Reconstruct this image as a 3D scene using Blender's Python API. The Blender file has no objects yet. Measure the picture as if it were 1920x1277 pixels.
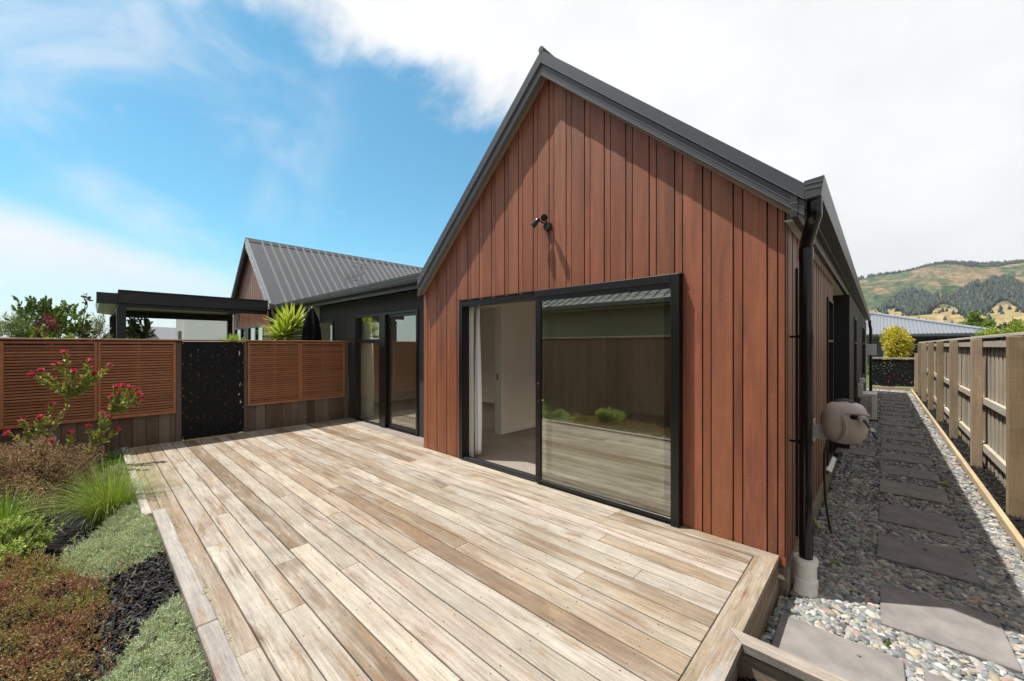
import bpy, bmesh, math, random
import numpy as np
from mathutils import Vector, Matrix, noise as mnoise
R = math.radians
rng = np.random.default_rng(7)
random.seed(7)
C = bpy.context.scene.collection
sc = bpy.context.scene

# ------------------------------------------------------------------ camera, sky, sun, exposure
cd = bpy.data.cameras.new("camera"); cam = bpy.data.objects.new("camera", cd); C.objects.link(cam)
cam.location = (0, 0, 1.55); cam.rotation_euler = (R(90), 0, R(43))
cd.sensor_width = 36; cd.lens = 740 / 1920 * 36; cd.shift_y = 10 / 1920
cd.clip_start = 0.05; cd.clip_end = 9000
sc.camera = cam

SUN_TRAVEL = Vector((0.35, 0.24, -1.0)).normalized()
SUN_EL = math.asin(-SUN_TRAVEL.z)
SUN_ROT = math.atan2(-SUN_TRAVEL.x, -SUN_TRAVEL.y) % (2 * math.pi)
sl = bpy.data.lights.new("sun", 'SUN'); so = bpy.data.objects.new("sun", sl); C.objects.link(so)
sl.energy = 5.0; sl.angle = R(0.5); sl.color = (1.0, 0.95, 0.87)
so.rotation_euler = SUN_TRAVEL.to_track_quat('-Z', 'Y').to_euler(); so.location = (-6, -5, 20)

sc.view_settings.view_transform = 'Standard'; sc.view_settings.look = 'None'
sc.view_settings.exposure = 0.44; sc.view_settings.gamma = 1.0; sc.view_settings.use_curve_mapping = False
sc.cycles.use_denoising = True
sc.cycles.max_bounces = 10; sc.cycles.diffuse_bounces = 5; sc.cycles.glossy_bounces = 5
sc.cycles.transparent_max_bounces = 16

class NT:
    """small helper around a node tree"""
    def __init__(s, tree): s.t = tree; s.n = tree.nodes; s.l = tree.links
    def add(s, typ, **kw):
        n = s.n.new(typ)
        for k, v in kw.items(): setattr(n, k, v)
        return n
    def put(s, sock, v):
        if isinstance(v, bpy.types.NodeSocket): s.l.new(v, sock)
        elif v is not None: sock.default_value = v
    def math(s, op, a, b=None, clamp=False):
        n = s.add('ShaderNodeMath', operation=op, use_clamp=clamp); s.put(n.inputs[0], a)
        if b is not None: s.put(n.inputs[1], b)
        return n.outputs[0]
    def dot(s, a, b):
        n = s.add('ShaderNodeVectorMath', operation='DOT_PRODUCT'); s.put(n.inputs[0], a); s.put(n.inputs[1], b); return n.outputs['Value']
    def mul(s, a, b):
        n = s.add('ShaderNodeVectorMath', operation='MULTIPLY'); s.put(n.inputs[0], a); s.put(n.inputs[1], b); return n.outputs[0]
    def noise(s, vec, scale=5, detail=3, rough=.5, w=None, dist=0):
        n = s.add('ShaderNodeTexNoise', noise_dimensions='4D' if w is not None else '3D')
        s.put(n.inputs['Vector'], vec); n.inputs['Scale'].default_value = scale
        n.inputs['Detail'].default_value = detail; n.inputs['Roughness'].default_value = rough; n.inputs['Distortion'].default_value = dist
        if w is not None: s.put(n.inputs['W'], w)
        return n.outputs[0]
    def rng(s, v, a, b, c=0., d=1., smooth=True):
        n = s.add('ShaderNodeMapRange', interpolation_type='SMOOTHSTEP' if smooth else 'LINEAR', clamp=True)
        s.put(n.inputs[0], v)
        for i, q in enumerate((a, b, c, d)): n.inputs[1 + i].default_value = q
        return n.outputs[0]
    def mix(s, f, a, b, blend='MIX'):
        n = s.add('ShaderNodeMix', data_type='RGBA', blend_type=blend)
        s.put(n.inputs[0], f)
        for i, q in ((6, a), (7, b)):
            s.put(n.inputs[i], q if isinstance(q, bpy.types.NodeSocket) else (*q[:3], 1.))
        return n.outputs[2]

w = bpy.data.worlds.new("World"); sc.world = w; w.use_nodes = True
k = NT(w.node_tree); k.n.clear()
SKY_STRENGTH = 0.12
sky = k.add('ShaderNodeTexSky', sky_type='NISHITA'); sky.sun_disc = False
sky.sun_elevation = SUN_EL; sky.sun_rotation = SUN_ROT; sky.air_density = 1.0; sky.dust_density = 0.6; sky.ozone_density = 2.0
skyc = k.mix(1.0, sky.outputs[0], (.50, 1.05, 1.03), 'MULTIPLY')
tc = k.add('ShaderNodeTexCoord'); D = tc.outputs['Generated']
def bank(n, lo, hi, scale, amp, stretch=(1, 1, 1)):
    """one cloud bank: everything on one side of a great circle with normal n, its rim torn by noise"""
    nz = k.noise(k.mul(D, stretch), scale, 7, .6, dist=.3)
    v = k.math('ADD', k.dot(D, n), k.math('MULTIPLY', k.math('SUBTRACT', nz, .5), amp))
    return k.rng(v, lo, hi)
# normals worked out from bearings and heights of the cloud rims (set below as plain numbers)
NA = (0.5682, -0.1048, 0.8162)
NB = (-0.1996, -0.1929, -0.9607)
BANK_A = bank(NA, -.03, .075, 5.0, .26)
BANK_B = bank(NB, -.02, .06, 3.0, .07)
FRONT = k.rng(k.dot(D, (-.682, .731, 0)), -.45, .15, .58, 1)  # unseen cloud behind the camera dimmed to set the fill light
BANK_B = k.math('MULTIPLY', BANK_B, k.rng(k.dot(D, (0, 0, 1)), .0, .21, .30, 1))
wisp = k.math('MULTIPLY', k.rng(k.noise(k.mul(D, (1.0, 1.0, 1.5)), 3.6, 7, .58, dist=.5), .38, .85), k.rng(k.dot(D, (-.893, .03, .449)), .92, .995))
wisp2 = k.math('MULTIPLY', k.rng(k.noise(k.mul(D, (1.0, 1.0, 1.8)), 11.0, 6, .58), .66, .80), .5)
haze_low = k.rng(k.dot(D, (0, 0, 1)), .24, -.02, 0, .86)
BANK_C = k.rng(k.dot(D, (.45, .89, 0)), .50, .80)
cl = k.math('MAXIMUM', k.math('MAXIMUM', BANK_A, BANK_B), k.math('MAXIMUM', k.math('MULTIPLY', wisp, .85), wisp2))
cl = k.math('MAXIMUM', k.math('MAXIMUM', cl, haze_low), BANK_C)
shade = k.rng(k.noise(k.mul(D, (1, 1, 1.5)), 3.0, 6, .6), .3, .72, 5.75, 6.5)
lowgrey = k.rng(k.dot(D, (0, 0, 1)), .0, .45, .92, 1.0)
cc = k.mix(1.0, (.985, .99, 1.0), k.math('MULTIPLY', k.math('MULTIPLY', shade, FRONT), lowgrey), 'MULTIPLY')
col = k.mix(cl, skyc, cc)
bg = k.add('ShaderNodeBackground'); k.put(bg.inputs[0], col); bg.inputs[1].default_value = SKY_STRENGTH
wo = k.add('ShaderNodeOutputWorld'); k.l.new(bg.outputs[0], wo.inputs[0])

# ------------------------------------------------------------------ materials
def newmat(name):
    m = bpy.data.materials.new(name); m.use_nodes = True
    q = NT(m.node_tree); q.n.clear()
    q.out = q.add('ShaderNodeOutputMaterial'); q.p = q.add('ShaderNodeBsdfPrincipled')
    q.l.new(q.p.outputs[0], q.out.inputs[0])
    a = q.add('ShaderNodeAttribute', attribute_name='tint'); q.tint = a.outputs['Color']; q.alpha = a.outputs['Alpha']
    q.co = q.add('ShaderNodeTexCoord').outputs['Object']
    return m, q
def bump(q, h, strength, dist=.01):
    b = q.add('ShaderNodeBump'); b.inputs['Strength'].default_value = strength; b.inputs['Distance'].default_value = dist
    q.put(b.inputs['Height'], h); q.put(q.p.inputs['Normal'], b.outputs[0])
def fac(q, v):  # grey value to colour multiplier
    return q.mix(1.0, q.tint, v, 'MULTIPLY')

def wood(name, grain, fine, rough=.7, patch=None, patch_scale=(1, 1, 1), patch_amt=.0, bumps=.25, lo=.7, hi=1.2, saw=None, spec=.3):
    m, q = newmat(name)
    ww = q.math('MULTIPLY', q.alpha, 37.)
    g = q.noise(q.mul(q.co, grain), 1, 5, .6, w=ww, dist=.4)
    f = q.noise(q.mul(q.co, fine), 1, 3, .6, w=ww)
    v = q.math('MULTIPLY', q.rng(g, .25, .75, lo, hi, False), q.rng(f, .3, .7, .82, 1.14, False))
    c = fac(q, v)
    if patch:
        pn = q.noise(q.mul(q.co, patch_scale), 1, 4, .55, w=ww, dist=.5)
        c = q.mix(q.math('MULTIPLY', q.rng(pn, .46, .68), patch_amt), c, q.mix(1.0, patch, v, 'MULTIPLY'))
    h = f
    if saw:
        s = q.noise(q.mul(q.co, saw), 1, 2, .6, w=ww); h = q.math('ADD', f, s)
        c = q.mix(1.0, c, q.rng(s, .3, .7, .90, 1.08, False), 'MULTIPLY')
    q.put(q.p.inputs['Base Color'], c); q.p.inputs['Roughness'].default_value = rough
    q.p.inputs['Specular IOR Level'].default_value = spec
    bump(q, h, bumps, .004)
    return m
M = {}
def decking(name, ax):
    """sun bleached hardwood: each board its own tone, silver bleaching, brown tannin patches, thin dark checks along the grain"""
    m, q = newmat(name); ww = q.math('MULTIPLY', q.alpha, 41.)
    def vec(along, across): return q.mul(q.co, (along, across, across) if ax == 0 else (across, along, across))
    c = q.tint
    silver = q.noise(vec(.9, 5), 1, 5, .62, w=ww, dist=.5); c = q.mix(q.math('MULTIPLY', q.rng(silver, .44, .66), .60), c, (.44, .405, .355))
    tan = q.noise(vec(1.3, 9), 1, 7, .68, w=q.math('ADD', ww, 5.), dist=.5); c = q.mix(q.math('MULTIPLY', q.rng(tan, .50, .66), .80), c, (.255, .165, .095))
    dk = q.noise(vec(1.1, 16), 1, 6, .7, w=q.math('ADD', ww, 15.), dist=.4); c = q.mix(q.math('MULTIPLY', q.rng(dk, .55, .68), .70), c, (.145, .092, .056))
    wh = q.noise(vec(1.0, 6), 1, 6, .66, w=q.math('ADD', ww, 25.), dist=.5); c = q.mix(q.math('MULTIPLY', q.rng(wh, .55, .72), .55), c, (.54, .51, .46))
    gold = q.noise(vec(2.2, 4), 1, 3, .5, w=q.math('ADD', ww, 9.), dist=.8); c = q.mix(q.math('MULTIPLY', q.rng(gold, .58, .74), .30), c, (.46, .33, .17))
    g1 = q.noise(vec(2.2, 46), 1, 5, .65, w=ww, dist=.3); g2 = q.noise(vec(7, 230), 1, 3, .6, w=ww)
    chk = q.rng(q.noise(vec(1.6, 120), 1, 4, .7, w=q.math('ADD', ww, 3.)), .59, .70, 1., .58)
    mot = q.noise(q.mul(q.co, (3.2, 3.2, 3.2)), 1, 6, .68, w=ww); c = q.mix(1.0, c, q.rng(mot, .28, .72, .80, 1.14, False), 'MULTIPLY')
    spk = q.noise(q.mul(q.co, (90, 90, 90)), 1, 2, .6); c = q.mix(1.0, c, q.rng(spk, .3, .7, .90, 1.08, False), 'MULTIPLY')
    v = q.math('MULTIPLY', q.math('MULTIPLY', q.rng(g1, .28, .72, .70, 1.13, False), q.rng(g2, .3, .7, .76, 1.10, False)), chk)
    c = q.mix(1.0, c, v, 'MULTIPLY'); q.put(q.p.inputs['Base Color'], c); q.p.inputs['Roughness'].default_value = .78; q.p.inputs['Specular IOR Level'].default_value = .25
    bump(q, q.math('ADD', g2, q.math('MULTIPLY', chk, .8)), .35, .004); return m
M['deck'] = decking('weathered_decking', 0); M['deck_cross'] = decking('weathered_border_timber', 1)
M['clad'] = wood('red_stained_cladding', (9, 9, .9), (170, 170, 5), .48, spec=.45, patch=(.175, .066, .042), patch_scale=(8, 8, .6), patch_amt=.72, saw=(4, 4, 230), bumps=.35, lo=.72, hi=1.16)
M['lattice'] = wood('oiled_slat_timber', (12, 1.5, 12), (160, 8, 160), .5, bumps=.15, lo=.82, hi=1.14)
M['oldboard'] = wood('dark_weathered_boards', (10, 10, 1.0), (160, 160, 5), .8, patch=(.20, .17, .15), patch_scale=(4, 4, .6), patch_amt=.5, lo=.62, hi=1.25)
M['pine'] = wood('treated_pine', (9, 9, 1.1), (140, 140, 6), .8, patch=(.36, .26, .16), patch_scale=(5, 5, 1.0), patch_amt=.6, lo=.74, hi=1.18, saw=(5, 5, 70))
M['pine_y'] = wood('treated_pine_rail', (9, 1.1, 9), (140, 6, 140), .8, patch=(.40, .30, .19), patch_scale=(5, 1.0, 5), patch_amt=.5, lo=.78, hi=1.16)

def simple(name, rough=.5, metal=0., spec=.5, nscale=None, nlo=.9, nhi=1.08, bumps=0., nvec=(1, 1, 1), coat=0.):
    m, q = newmat(name)
    c = q.tint
    if nscale:
        nz = q.noise(q.mul(q.co, nvec), nscale, 5, .6); c = fac(q, q.rng(nz, .3, .7, nlo, nhi, False))
        if bumps: bump(q, nz, bumps, .004)
    q.put(q.p.inputs['Base Color'], c); q.p.inputs['Roughness'].default_value = rough; q.p.inputs['Metallic'].default_value = metal
    q.p.inputs['Specular IOR Level'].default_value = spec; q.p.inputs['Coat Weight'].default_value = coat
    return m
M['steel'] = simple('painted_roof_steel', .38, 0, .5, 3.0, .93, 1.06)
M['gloss'] = simple('gloss_black_plastic', .16, 0, .5)
M['alu'] = simple('black_aluminium', .33, 0, .5)
M['paint'] = simple('painted_board', .7, 0, .35, 6, .94, 1.05, .08)
M['plaster'] = simple('interior_plaster', .8, 0, .3, 2, .98, 1.02)
M['plastic'] = simple('matt_plastic', .45, 0, .45, 14, .9, 1.05)
M['cloth'] = simple('curtain_cloth', .9, 0, .1, 30, .95, 1.04)
M['stone'] = simple('pebble_stone', .6, 0, .4, 70, .82, 1.15)
M['slab'] = simple('concrete_paver', .85, 0, .25, 5, .72, 1.2, .2)
M['mulch'] = simple('dyed_bark', .75, 0, .3, 60, .7, 1.3)
M['earth'] = simple('earth', .95, 0, .1, 9, .7, 1.25, .4)
M['tile'] = simple('roof_tile', .7, 0, .3, 8, .85, 1.12)
M['render'] = simple('rendered_wall', .85, 0, .2, 5, .95, 1.04)
M['panel'] = simple('powder_coated_panel', .6, 0, .22)
M['metal'] = simple('bare_metal', .4, .5, .5)
M['concrete'] = simple('rough_concrete', .95, 0, .1, 24, .6, 1.25, .6)
def carpet():
    m, q = newmat('loop_carpet')
    n = q.noise(q.co, 160, 3, .7); n2 = q.noise(q.co, 3, 2, .5)
    q.put(q.p.inputs['Base Color'], fac(q, q.math('MULTIPLY', q.rng(n, .3, .7, .65, 1.3, False), q.rng(n2, .3, .7, .92, 1.06, False))))
    q.p.inputs['Roughness'].default_value = .95; q.p.inputs['Specular IOR Level'].default_value = .1; bump(q, n, .6, .004)
    return m
M['carpet'] = carpet()
def leaf(name, trans=.3, rough=.45, tt_=(1.25, 1.2, .6)):
    m, q = newmat(name)
    q.put(q.p.inputs['Base Color'], q.tint); q.p.inputs['Roughness'].default_value = rough; q.p.inputs['Specular IOR Level'].default_value = .35
    t = q.add('ShaderNodeBsdfTranslucent'); q.put(t.inputs[0], q.mix(1.0, q.tint, tt_, 'MULTIPLY'))
    mx = q.add('ShaderNodeMixShader'); mx.inputs[0].default_value = trans
    q.l.new(q.p.outputs[0], mx.inputs[1]); q.l.new(t.outputs[0], mx.inputs[2]); q.l.new(mx.outputs[0], q.out.inputs[0])
    return m
M['leaf'] = leaf('leaves'); M['petal'] = leaf('bracts', .25, .5, (1., .8, 1.1)); M['twig'] = simple('bark', .9, 0, .1, 30, .7, 1.2)
def glass(name, refl, tint):
    m, q = newmat(name)
    ge = q.add('ShaderNodeNewGeometry'); cs = q.math('ABSOLUTE', q.dot(ge.outputs['Incoming'], ge.outputs['Normal']))
    f = q.math('ADD', q.math('MULTIPLY', q.math('POWER', q.math('SUBTRACT', 1.0, cs), 5.0), .92 - refl), refl, True)
    t = q.add('ShaderNodeBsdfTransparent'); t.inputs[0].default_value = (*tint, 1)
    g = q.add('ShaderNodeBsdfGlossy'); g.inputs[1].default_value = .004; g.inputs[0].default_value = (.93, .95, .90, 1)
    mx = q.add('ShaderNodeMixShader'); q.put(mx.inputs[0], f)
    q.l.new(t.outputs[0], mx.inputs[1]); q.l.new(g.outputs[0], mx.inputs[2]); q.l.new(mx.outputs[0], q.out.inputs[0])
    q.n.remove(q.p)
    return m
M['glass'] = glass('coated_glass', .25, (.80, .82, .79))
M['glass_dark'] = glass('dark_glass', .08, (.62, .65, .62))

# ------------------------------------------------------------------ mesh helpers
def T(*c):  # tint with a random board id in alpha
    return (c[0], c[1], c[2], random.random())
def vary(c, a=.12, hue=.04):
    f = 1 + random.uniform(-a, a)
    return (max(0, c[0] * f * (1 + random.uniform(-hue, hue))), max(0, c[1] * f), max(0, c[2] * f * (1 + random.uniform(-hue, hue))), random.random())
class MB:
    def __init__(s): s.v = []; s.f = []; s.t = []
    def poly(s, pts, faces, tint):
        b = len(s.v); s.v += [tuple(p) for p in pts]
        if len(tint) == 3: tint = T(*tint)
        for f in faces: s.f.append([b + i for i in f]); s.t.append(tint)
        return s
    def box(s, x0, x1, y0, y1, z0, z1, tint, c=0., mat=None):
        if x1 < x0: x0, x1 = x1, x0
        if y1 < y0: y0, y1 = y1, y0
        if z1 < z0: z0, z1 = z1, z0
        L = ((x0, x1), (y0, y1), (z0, z1))
        if c <= 0:
            P = [(x, y, z) for x in L[0] for y in L[1] for z in L[2]]
            F = [(0, 1, 3, 2), (4, 6, 7, 5), (0, 4, 5, 1), (2, 3, 7, 6), (0, 2, 6, 4), (1, 5, 7, 3)]
        else:
            c = min(c, (x1 - x0) * .45, (y1 - y0) * .45, (z1 - z0) * .45)
            P = []; ix = {}
            for i in (0, 1):
                for j in (0, 1):
                    for l in (0, 1):
                        o = (i, j, l); cor = [L[a][o[a]] for a in range(3)]
                        for ax in range(3):
                            p = [cor[a] + (c if o[a] == 0 else -c) if a != ax else cor[a] for a in range(3)]
                            ix[(o, ax)] = len(P); P.append(tuple(p))
            F = []
            for ax in range(3):
                a, b = [q for q in range(3) if q != ax]
                for sd in (0, 1):
                    def key(u, v_):
                        o = [0, 0, 0]; o[ax] = sd; o[a] = u; o[b] = v_; return (tuple(o), ax)
                    F.append([ix[key(*q)] for q in ((0, 0), (1, 0), (1, 1), (0, 1))])
                for u in (0, 1):      # edges parallel to ax
                    for v_ in (0, 1):
                        o0 = [0, 0, 0]; o0[a] = u; o0[b] = v_; o1 = list(o0); o1[ax] = 1; o0 = tuple(o0); o1 = tuple(o1)
                        F.append([ix[(o0, a)], ix[(o1, a)], ix[(o1, b)], ix[(o0, b)]])
            for i in (0, 1):
                for j in (0, 1):
                    for l in (0, 1): F.append([ix[((i, j, l), ax)] for ax in range(3)])
        if mat is not None: P = [tuple(mat @ Vector(p)) for p in P]
        return s.poly(P, F, tint)
    def prism(s, pts, ax, a, b, tint):
        """polygon pts (2-D in the two other axes, in axis order) extruded along axis ax from a to b"""
        def full(p, h): q = list(p); q.insert(ax, h); return tuple(q)
        n = len(pts); P = [full(p, a) for p in pts] + [full(p, b) for p in pts]
        F = [list(range(n))[::-1], list(range(n, 2 * n))] + [[i, (i + 1) % n, n + (i + 1) % n, n + i] for i in range(n)]
        return s.poly(P, F, tint)
    def tube(s, pts, r, tint, n=8, caps=True):
        pts = [Vector(p) for p in pts]; rr = r if hasattr(r, '__len__') else [r] * len(pts)
        P = []; up = None
        for i, p in enumerate(pts):
            d = (pts[min(i + 1, len(pts) - 1)] - pts[max(i - 1, 0)]).normalized()
            if up is None: up = d.orthogonal().normalized()
            up = (up - d * up.dot(d)); up = up.normalized() if up.length > 1e-6 else d.orthogonal().normalized()
            sd = d.cross(up)
            for j in range(n):
                t = 2 * math.pi * j / n; P.append(p + (up * math.cos(t) + sd * math.sin(t)) * rr[i])
        F = [[i * n + j, i * n + (j + 1) % n, (i + 1) * n + (j + 1) % n, (i + 1) * n + j] for i in range(len(pts) - 1) for j in range(n)]
        if caps: F += [list(range(n))[::-1], list(range((len(pts) - 1) * n, len(pts) * n))]
        return s.poly(P, F, tint)
    def lathe(s, prof, tint, org=(0, 0, 0), n=20, mat=None):
        P = []; mt = mat or Matrix.Identity(3); o = Vector(org)
        for r_, z in prof:
            for j in range(n):
                t = 2 * math.pi * j / n; P.append(o + mt @ Vector((r_ * math.cos(t), r_ * math.sin(t), z)))
        m = len(prof)
        F = [[i * n + j, i * n + (j + 1) % n, (i + 1) * n + (j + 1) % n, (i + 1) * n + j] for i in range(m - 1) for j in range(n)]
        F += [list(range(n))[::-1], list(range((m - 1) * n, m * n))]
        return s.poly(P, F, tint)
    def build(s, name, m, parent=None, smooth=False, recalc=True):
        me = bpy.data.meshes.new(name); me.from_pydata(s.v, [], s.f)
        a = me.attributes.new('tint', 'FLOAT_COLOR', 'FACE')
        a.data.foreach_set('color', np.array(s.t, dtype=np.float32).ravel())
        if recalc:
            bm = bmesh.new(); bm.from_mesh(me); bmesh.ops.recalc_face_normals(bm, faces=bm.faces); bm.to_mesh(me); bm.free()
        if smooth:
            me.polygons.foreach_set('use_smooth', [True] * len(me.polygons)); 
            try: me.set_sharp_from_angle(angle=R(38))
            except Exception: pass
        me.materials.append(m if not isinstance(m, str) else M[m])
        o = bpy.data.objects.new(name, me); C.objects.link(o)
        if parent is not None: o.parent = parent
        return o
def scatter(name, tv, tf, loc, mats, tints, m, parent=None, smooth=False, tmul=None):
    """N copies of one small shape written into one mesh; tints one colour per copy, tmul one multiplier per template face"""
    tv = np.asarray(tv, np.float32); tf = np.asarray(tf, np.int32); N = len(loc); nv, (nf, ar) = len(tv), tf.shape
    V = np.einsum('nij,vj->nvi', np.asarray(mats, np.float32), tv) + np.asarray(loc, np.float32)[:, None, :]
    F = tf[None] + (np.arange(N, dtype=np.int32) * nv)[:, None, None]
    me = bpy.data.meshes.new(name); me.vertices.add(N * nv); me.vertices.foreach_set('co', V.ravel())
    me.loops.add(N * nf * ar); me.loops.foreach_set('vertex_index', F.ravel())
    me.polygons.add(N * nf); me.polygons.foreach_set('loop_start', np.arange(0, N * nf * ar, ar, dtype=np.int32))
    try: me.polygons.foreach_set('loop_total', np.full(N * nf, ar, np.int32))
    except Exception: pass
    t = np.repeat(np.asarray(tints, np.float32)[:, None, :], nf, 1)
    if tmul is not None: t[:, :, :3] *= np.asarray(tmul, np.float32)[None, :, :]
    a = me.attributes.new('tint', 'FLOAT_COLOR', 'FACE'); a.data.foreach_set('color', t.ravel())
    if smooth: me.polygons.foreach_set('use_smooth', np.ones(N * nf, bool))
    me.update(calc_edges=True); me.validate()
    me.materials.append(M[m] if isinstance(m, str) else m)
    o = bpy.data.objects.new(name, me); C.objects.link(o)
    if parent is not None: o.parent = parent
    return o
def rot_mats(dirs, roll, scale):
    """matrices that send local +Z to dirs, spin by roll and scale (N,3)"""
    d = dirs / (np.linalg.norm(dirs, axis=1, keepdims=True) + 1e-9)
    ref = np.where(np.abs(d[:, 2:3]) > .95, np.array([[1., 0, 0]]), np.array([[0, 0, 1.]]))
    x = np.cross(ref, d); x /= np.linalg.norm(x, axis=1, keepdims=True) + 1e-9
    y = np.cross(d, x); c, s_ = np.cos(roll)[:, None], np.sin(roll)[:, None]
    X = x * c + y * s_; Y = -x * s_ + y * c
    return np.stack([X * scale[:, 0:1], Y * scale[:, 1:2], d * scale[:, 2:3]], axis=2)
def palette(n, cols, a=.18):
    cols = np.asarray(cols, float); t = cols[rng.integers(0, len(cols), n)] * (1 + rng.uniform(-a, a, (n, 1))) * (1 + rng.uniform(-.06, .06, (n, 3)))
    return np.hstack([np.clip(t, 0, 1), rng.random((n, 1))])
def put(o, label=None, cat=None, group=None, kind=None):
    if label: o['label'] = label
    if cat: o['category'] = cat
    if group: o['group'] = group
    if kind: o['kind'] = kind
    return o
def thing(name, loc, label, cat, group=None, rz=0):
    o = bpy.data.objects.new(name, None); C.objects.link(o); o.location = loc; o.rotation_euler = (0, 0, rz)
    o.empty_display_size = .1
    return put(o, label, cat, group)
def adopt(root, *obs):   # parts are built in world coordinates; keep them there under their thing
    bpy.context.view_layer.update()
    for o in obs:
        o.parent = root; o.matrix_parent_inverse = Matrix.LocRotScale(root.location, root.rotation_euler, None).inverted()
def tt(a, b, t): return a + (b - a) * t

# ------------------------------------------------------------------ ground
ZG, ZB = -.31, -.27
g = MB(); g.poly([(-4000, -4000, -.36), (4000, -4000, -.36), (4000, 4000, -.36), (-4000, 4000, -.36)], [(0, 1, 2, 3)], (.10, .115, .05)); put(g.build('ground', 'earth'), kind='structure')
g = MB(); g.box(-.52, .90, 2.36, 22.9, -.35, -.325, (.16, .155, .145)); put(g.build('path', 'earth'), kind='structure')
def bed_rise(y):   # the bed is mounded up towards the deck edging
    t = np.clip((np.asarray(y, float) - .02) / .36, 0, 1); return .165 * t * t * (3 - 2 * t)
ys = [-1.86, -.6, -.1] + [.02 + .36 * i / 9 for i in range(10)] + [.411]
g = MB(); P = [(x, y, ZB - .02 + float(bed_rise(y))) for x in (-8.34, -.6) for y in ys]; n_ = len(ys)
g.poly(P + [(x, y, -.45) for x, y, z in P], [(i, i + 1, n_ + i + 1, n_ + i) for i in range(n_ - 1)] + [(2 * n_ + i, 3 * n_ + i, 3 * n_ + i + 1, 2 * n_ + i + 1) for i in range(n_ - 1)] + [(n_ - 1, 2 * n_ - 1, 4 * n_ - 1, 3 * n_ - 1), (0, 2 * n_, 3 * n_, n_)], (.012, .011, .011)); put(g.build('planting_bed', 'earth', None, True), kind='structure')
g = MB(); g.box(-.48, 2.6, -1.86, 2.24, -.40, -.17, (.014, .013, .012)); put(g.build('planting_bed_beside_path', 'earth'), kind='structure')
g = MB(); g.box(.955, 1.27, 2.4, 22.6, -.40, -.315, (.014, .013, .012)); put(g.build('fence_bed', 'earth'), kind='structure')

# ------------------------------------------------------------------ deck
PALE = [(.405, .35, .28), (.36, .30, .23), (.305, .243, .175), (.385, .345, .295), (.435, .39, .33), (.24, .18, .124), (.335, .28, .222), (.205, .15, .10), (.365, .318, .262), (.275, .213, .152)]
deck = thing('timber_deck', (-4.4, 2, 0), 'weathered grey brown hardwood deck in front of the red timber gable', 'deck')
b = MB()
rows = [3.484 - .144 * i for i in range(22)]
for i, y1 in enumerate(rows):
    y0 = y1 - .1365
    if y0 < .46: break
    x = -8.285; xe = -.684
    while x < xe:
        L = random.uniform(1.6, 5.2); x2 = min(xe, x + L)
        if xe - x2 < .5: x2 = xe
        c = vary(random.choice(PALE), .1, .03)
        zz = -.0 + random.uniform(-.0015, .0005)
        if i == 0 and x2 == xe:   # mitred against the border board
            b.prism([(x + .001, y0), (xe + .0, y0), (-.553, y1), (x + .001, y1)], 2, -.03, zz, c)
        else: b.box(x + .001, x2 - .001, y0, y1, -.03, zz, c, .0025)
        x = x2
for y1 in (3.484 + .144, 3.484 + .288, 3.832 + .06):
    y0 = y1 - .138; y1 = min(y1, 3.836)
    x = -8.285
    while x < -5.13:
        x2 = min(-5.13, x + random.uniform(1.2, 2.6)); b.box(x + .001, x2 - .001, y0, y1, -.03, 0, vary(random.choice(PALE), .1, .03), .0025); x = x2
b.box(-8.285, -4.906, .4025, .4635, -.03, -.001, vary(PALE[2], .1, .03), .0025)
for y1 in [q for q in rows if q > .59]:
    for xj in np.arange(-8.1, -.7, .45):
        for dy in (.028, .108):
            xs_, ys_ = xj + random.uniform(-.008, .008), y1 - dy; b.box(xs_ - .0032, xs_ + .0032, ys_ - .0032, ys_ + .0032, -.01, .0012, (.10, .08, .06, 0))
adopt(deck, b.build('deck_boards', 'deck'))
b = MB(); b.prism([(-.678, 1.2), (-.545, 1.2), (-.545, 3.488), (-.678, 3.352)], 2, -.035, .001, (.32, .26, .185)); adopt(deck, b.build('border_board', 'deck_cross'))
b = MB(); b.box(-8.335, -8.292, .41, 3.83, -.03, .0, (.45, .40, .33), .002); adopt(deck, b.build('border_strip', 'deck_cross'))
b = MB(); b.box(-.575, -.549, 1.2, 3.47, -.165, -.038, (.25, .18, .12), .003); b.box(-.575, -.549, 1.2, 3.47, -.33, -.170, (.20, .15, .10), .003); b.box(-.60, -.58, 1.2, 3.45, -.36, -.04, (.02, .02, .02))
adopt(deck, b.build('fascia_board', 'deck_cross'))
b = MB()
for y in (.8, 1.6, 2.4, 3.2): b.box(-8.3, -.62, y, y + .045, -.2, -.035, (.10, .08, .06))
b.box(-8.34, -.62, .47, 3.6, -.33, -.31, (.02, .02, .02)); adopt(deck, b.build('joist', 'deck'))

# edging along the garden bed
edge = thing('timber_edging', (-4.6, .4, 0), 'silvery timber edging board between the deck and the garden bed', 'edging')
for a, c_, y0, y1, z, t in ((-8.72, -4.905, .332, .4015, .012, (.44, .43, .41)), (-4.90, -2.705, .398, .492, .030, (.35, .33, .31)), (-2.70, -.615, .398, .492, .029, (.33, .305, .29))):
    b = MB(); b.box(a, c_, y0, y1, z - .045, z, t, .006); adopt(edge, b.build('capping_board', 'deck'))
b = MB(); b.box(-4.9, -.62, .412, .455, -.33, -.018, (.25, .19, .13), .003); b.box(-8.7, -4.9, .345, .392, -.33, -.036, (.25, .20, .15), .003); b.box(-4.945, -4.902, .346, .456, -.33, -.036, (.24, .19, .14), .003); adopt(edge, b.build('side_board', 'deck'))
rw = thing('retaining_edging', (-.3, 2.3, 0), 'mitred grey timber retaining edge where deck meets paving slab', 'edging')
b = MB(); b.prism([(-.602, .2), (-.512, .2), (-.512, 2.255), (-.602, 2.345)], 2, .002, .042, (.31, .28, .26)); adopt(rw, b.build('capping_board', 'deck_cross'))
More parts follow.
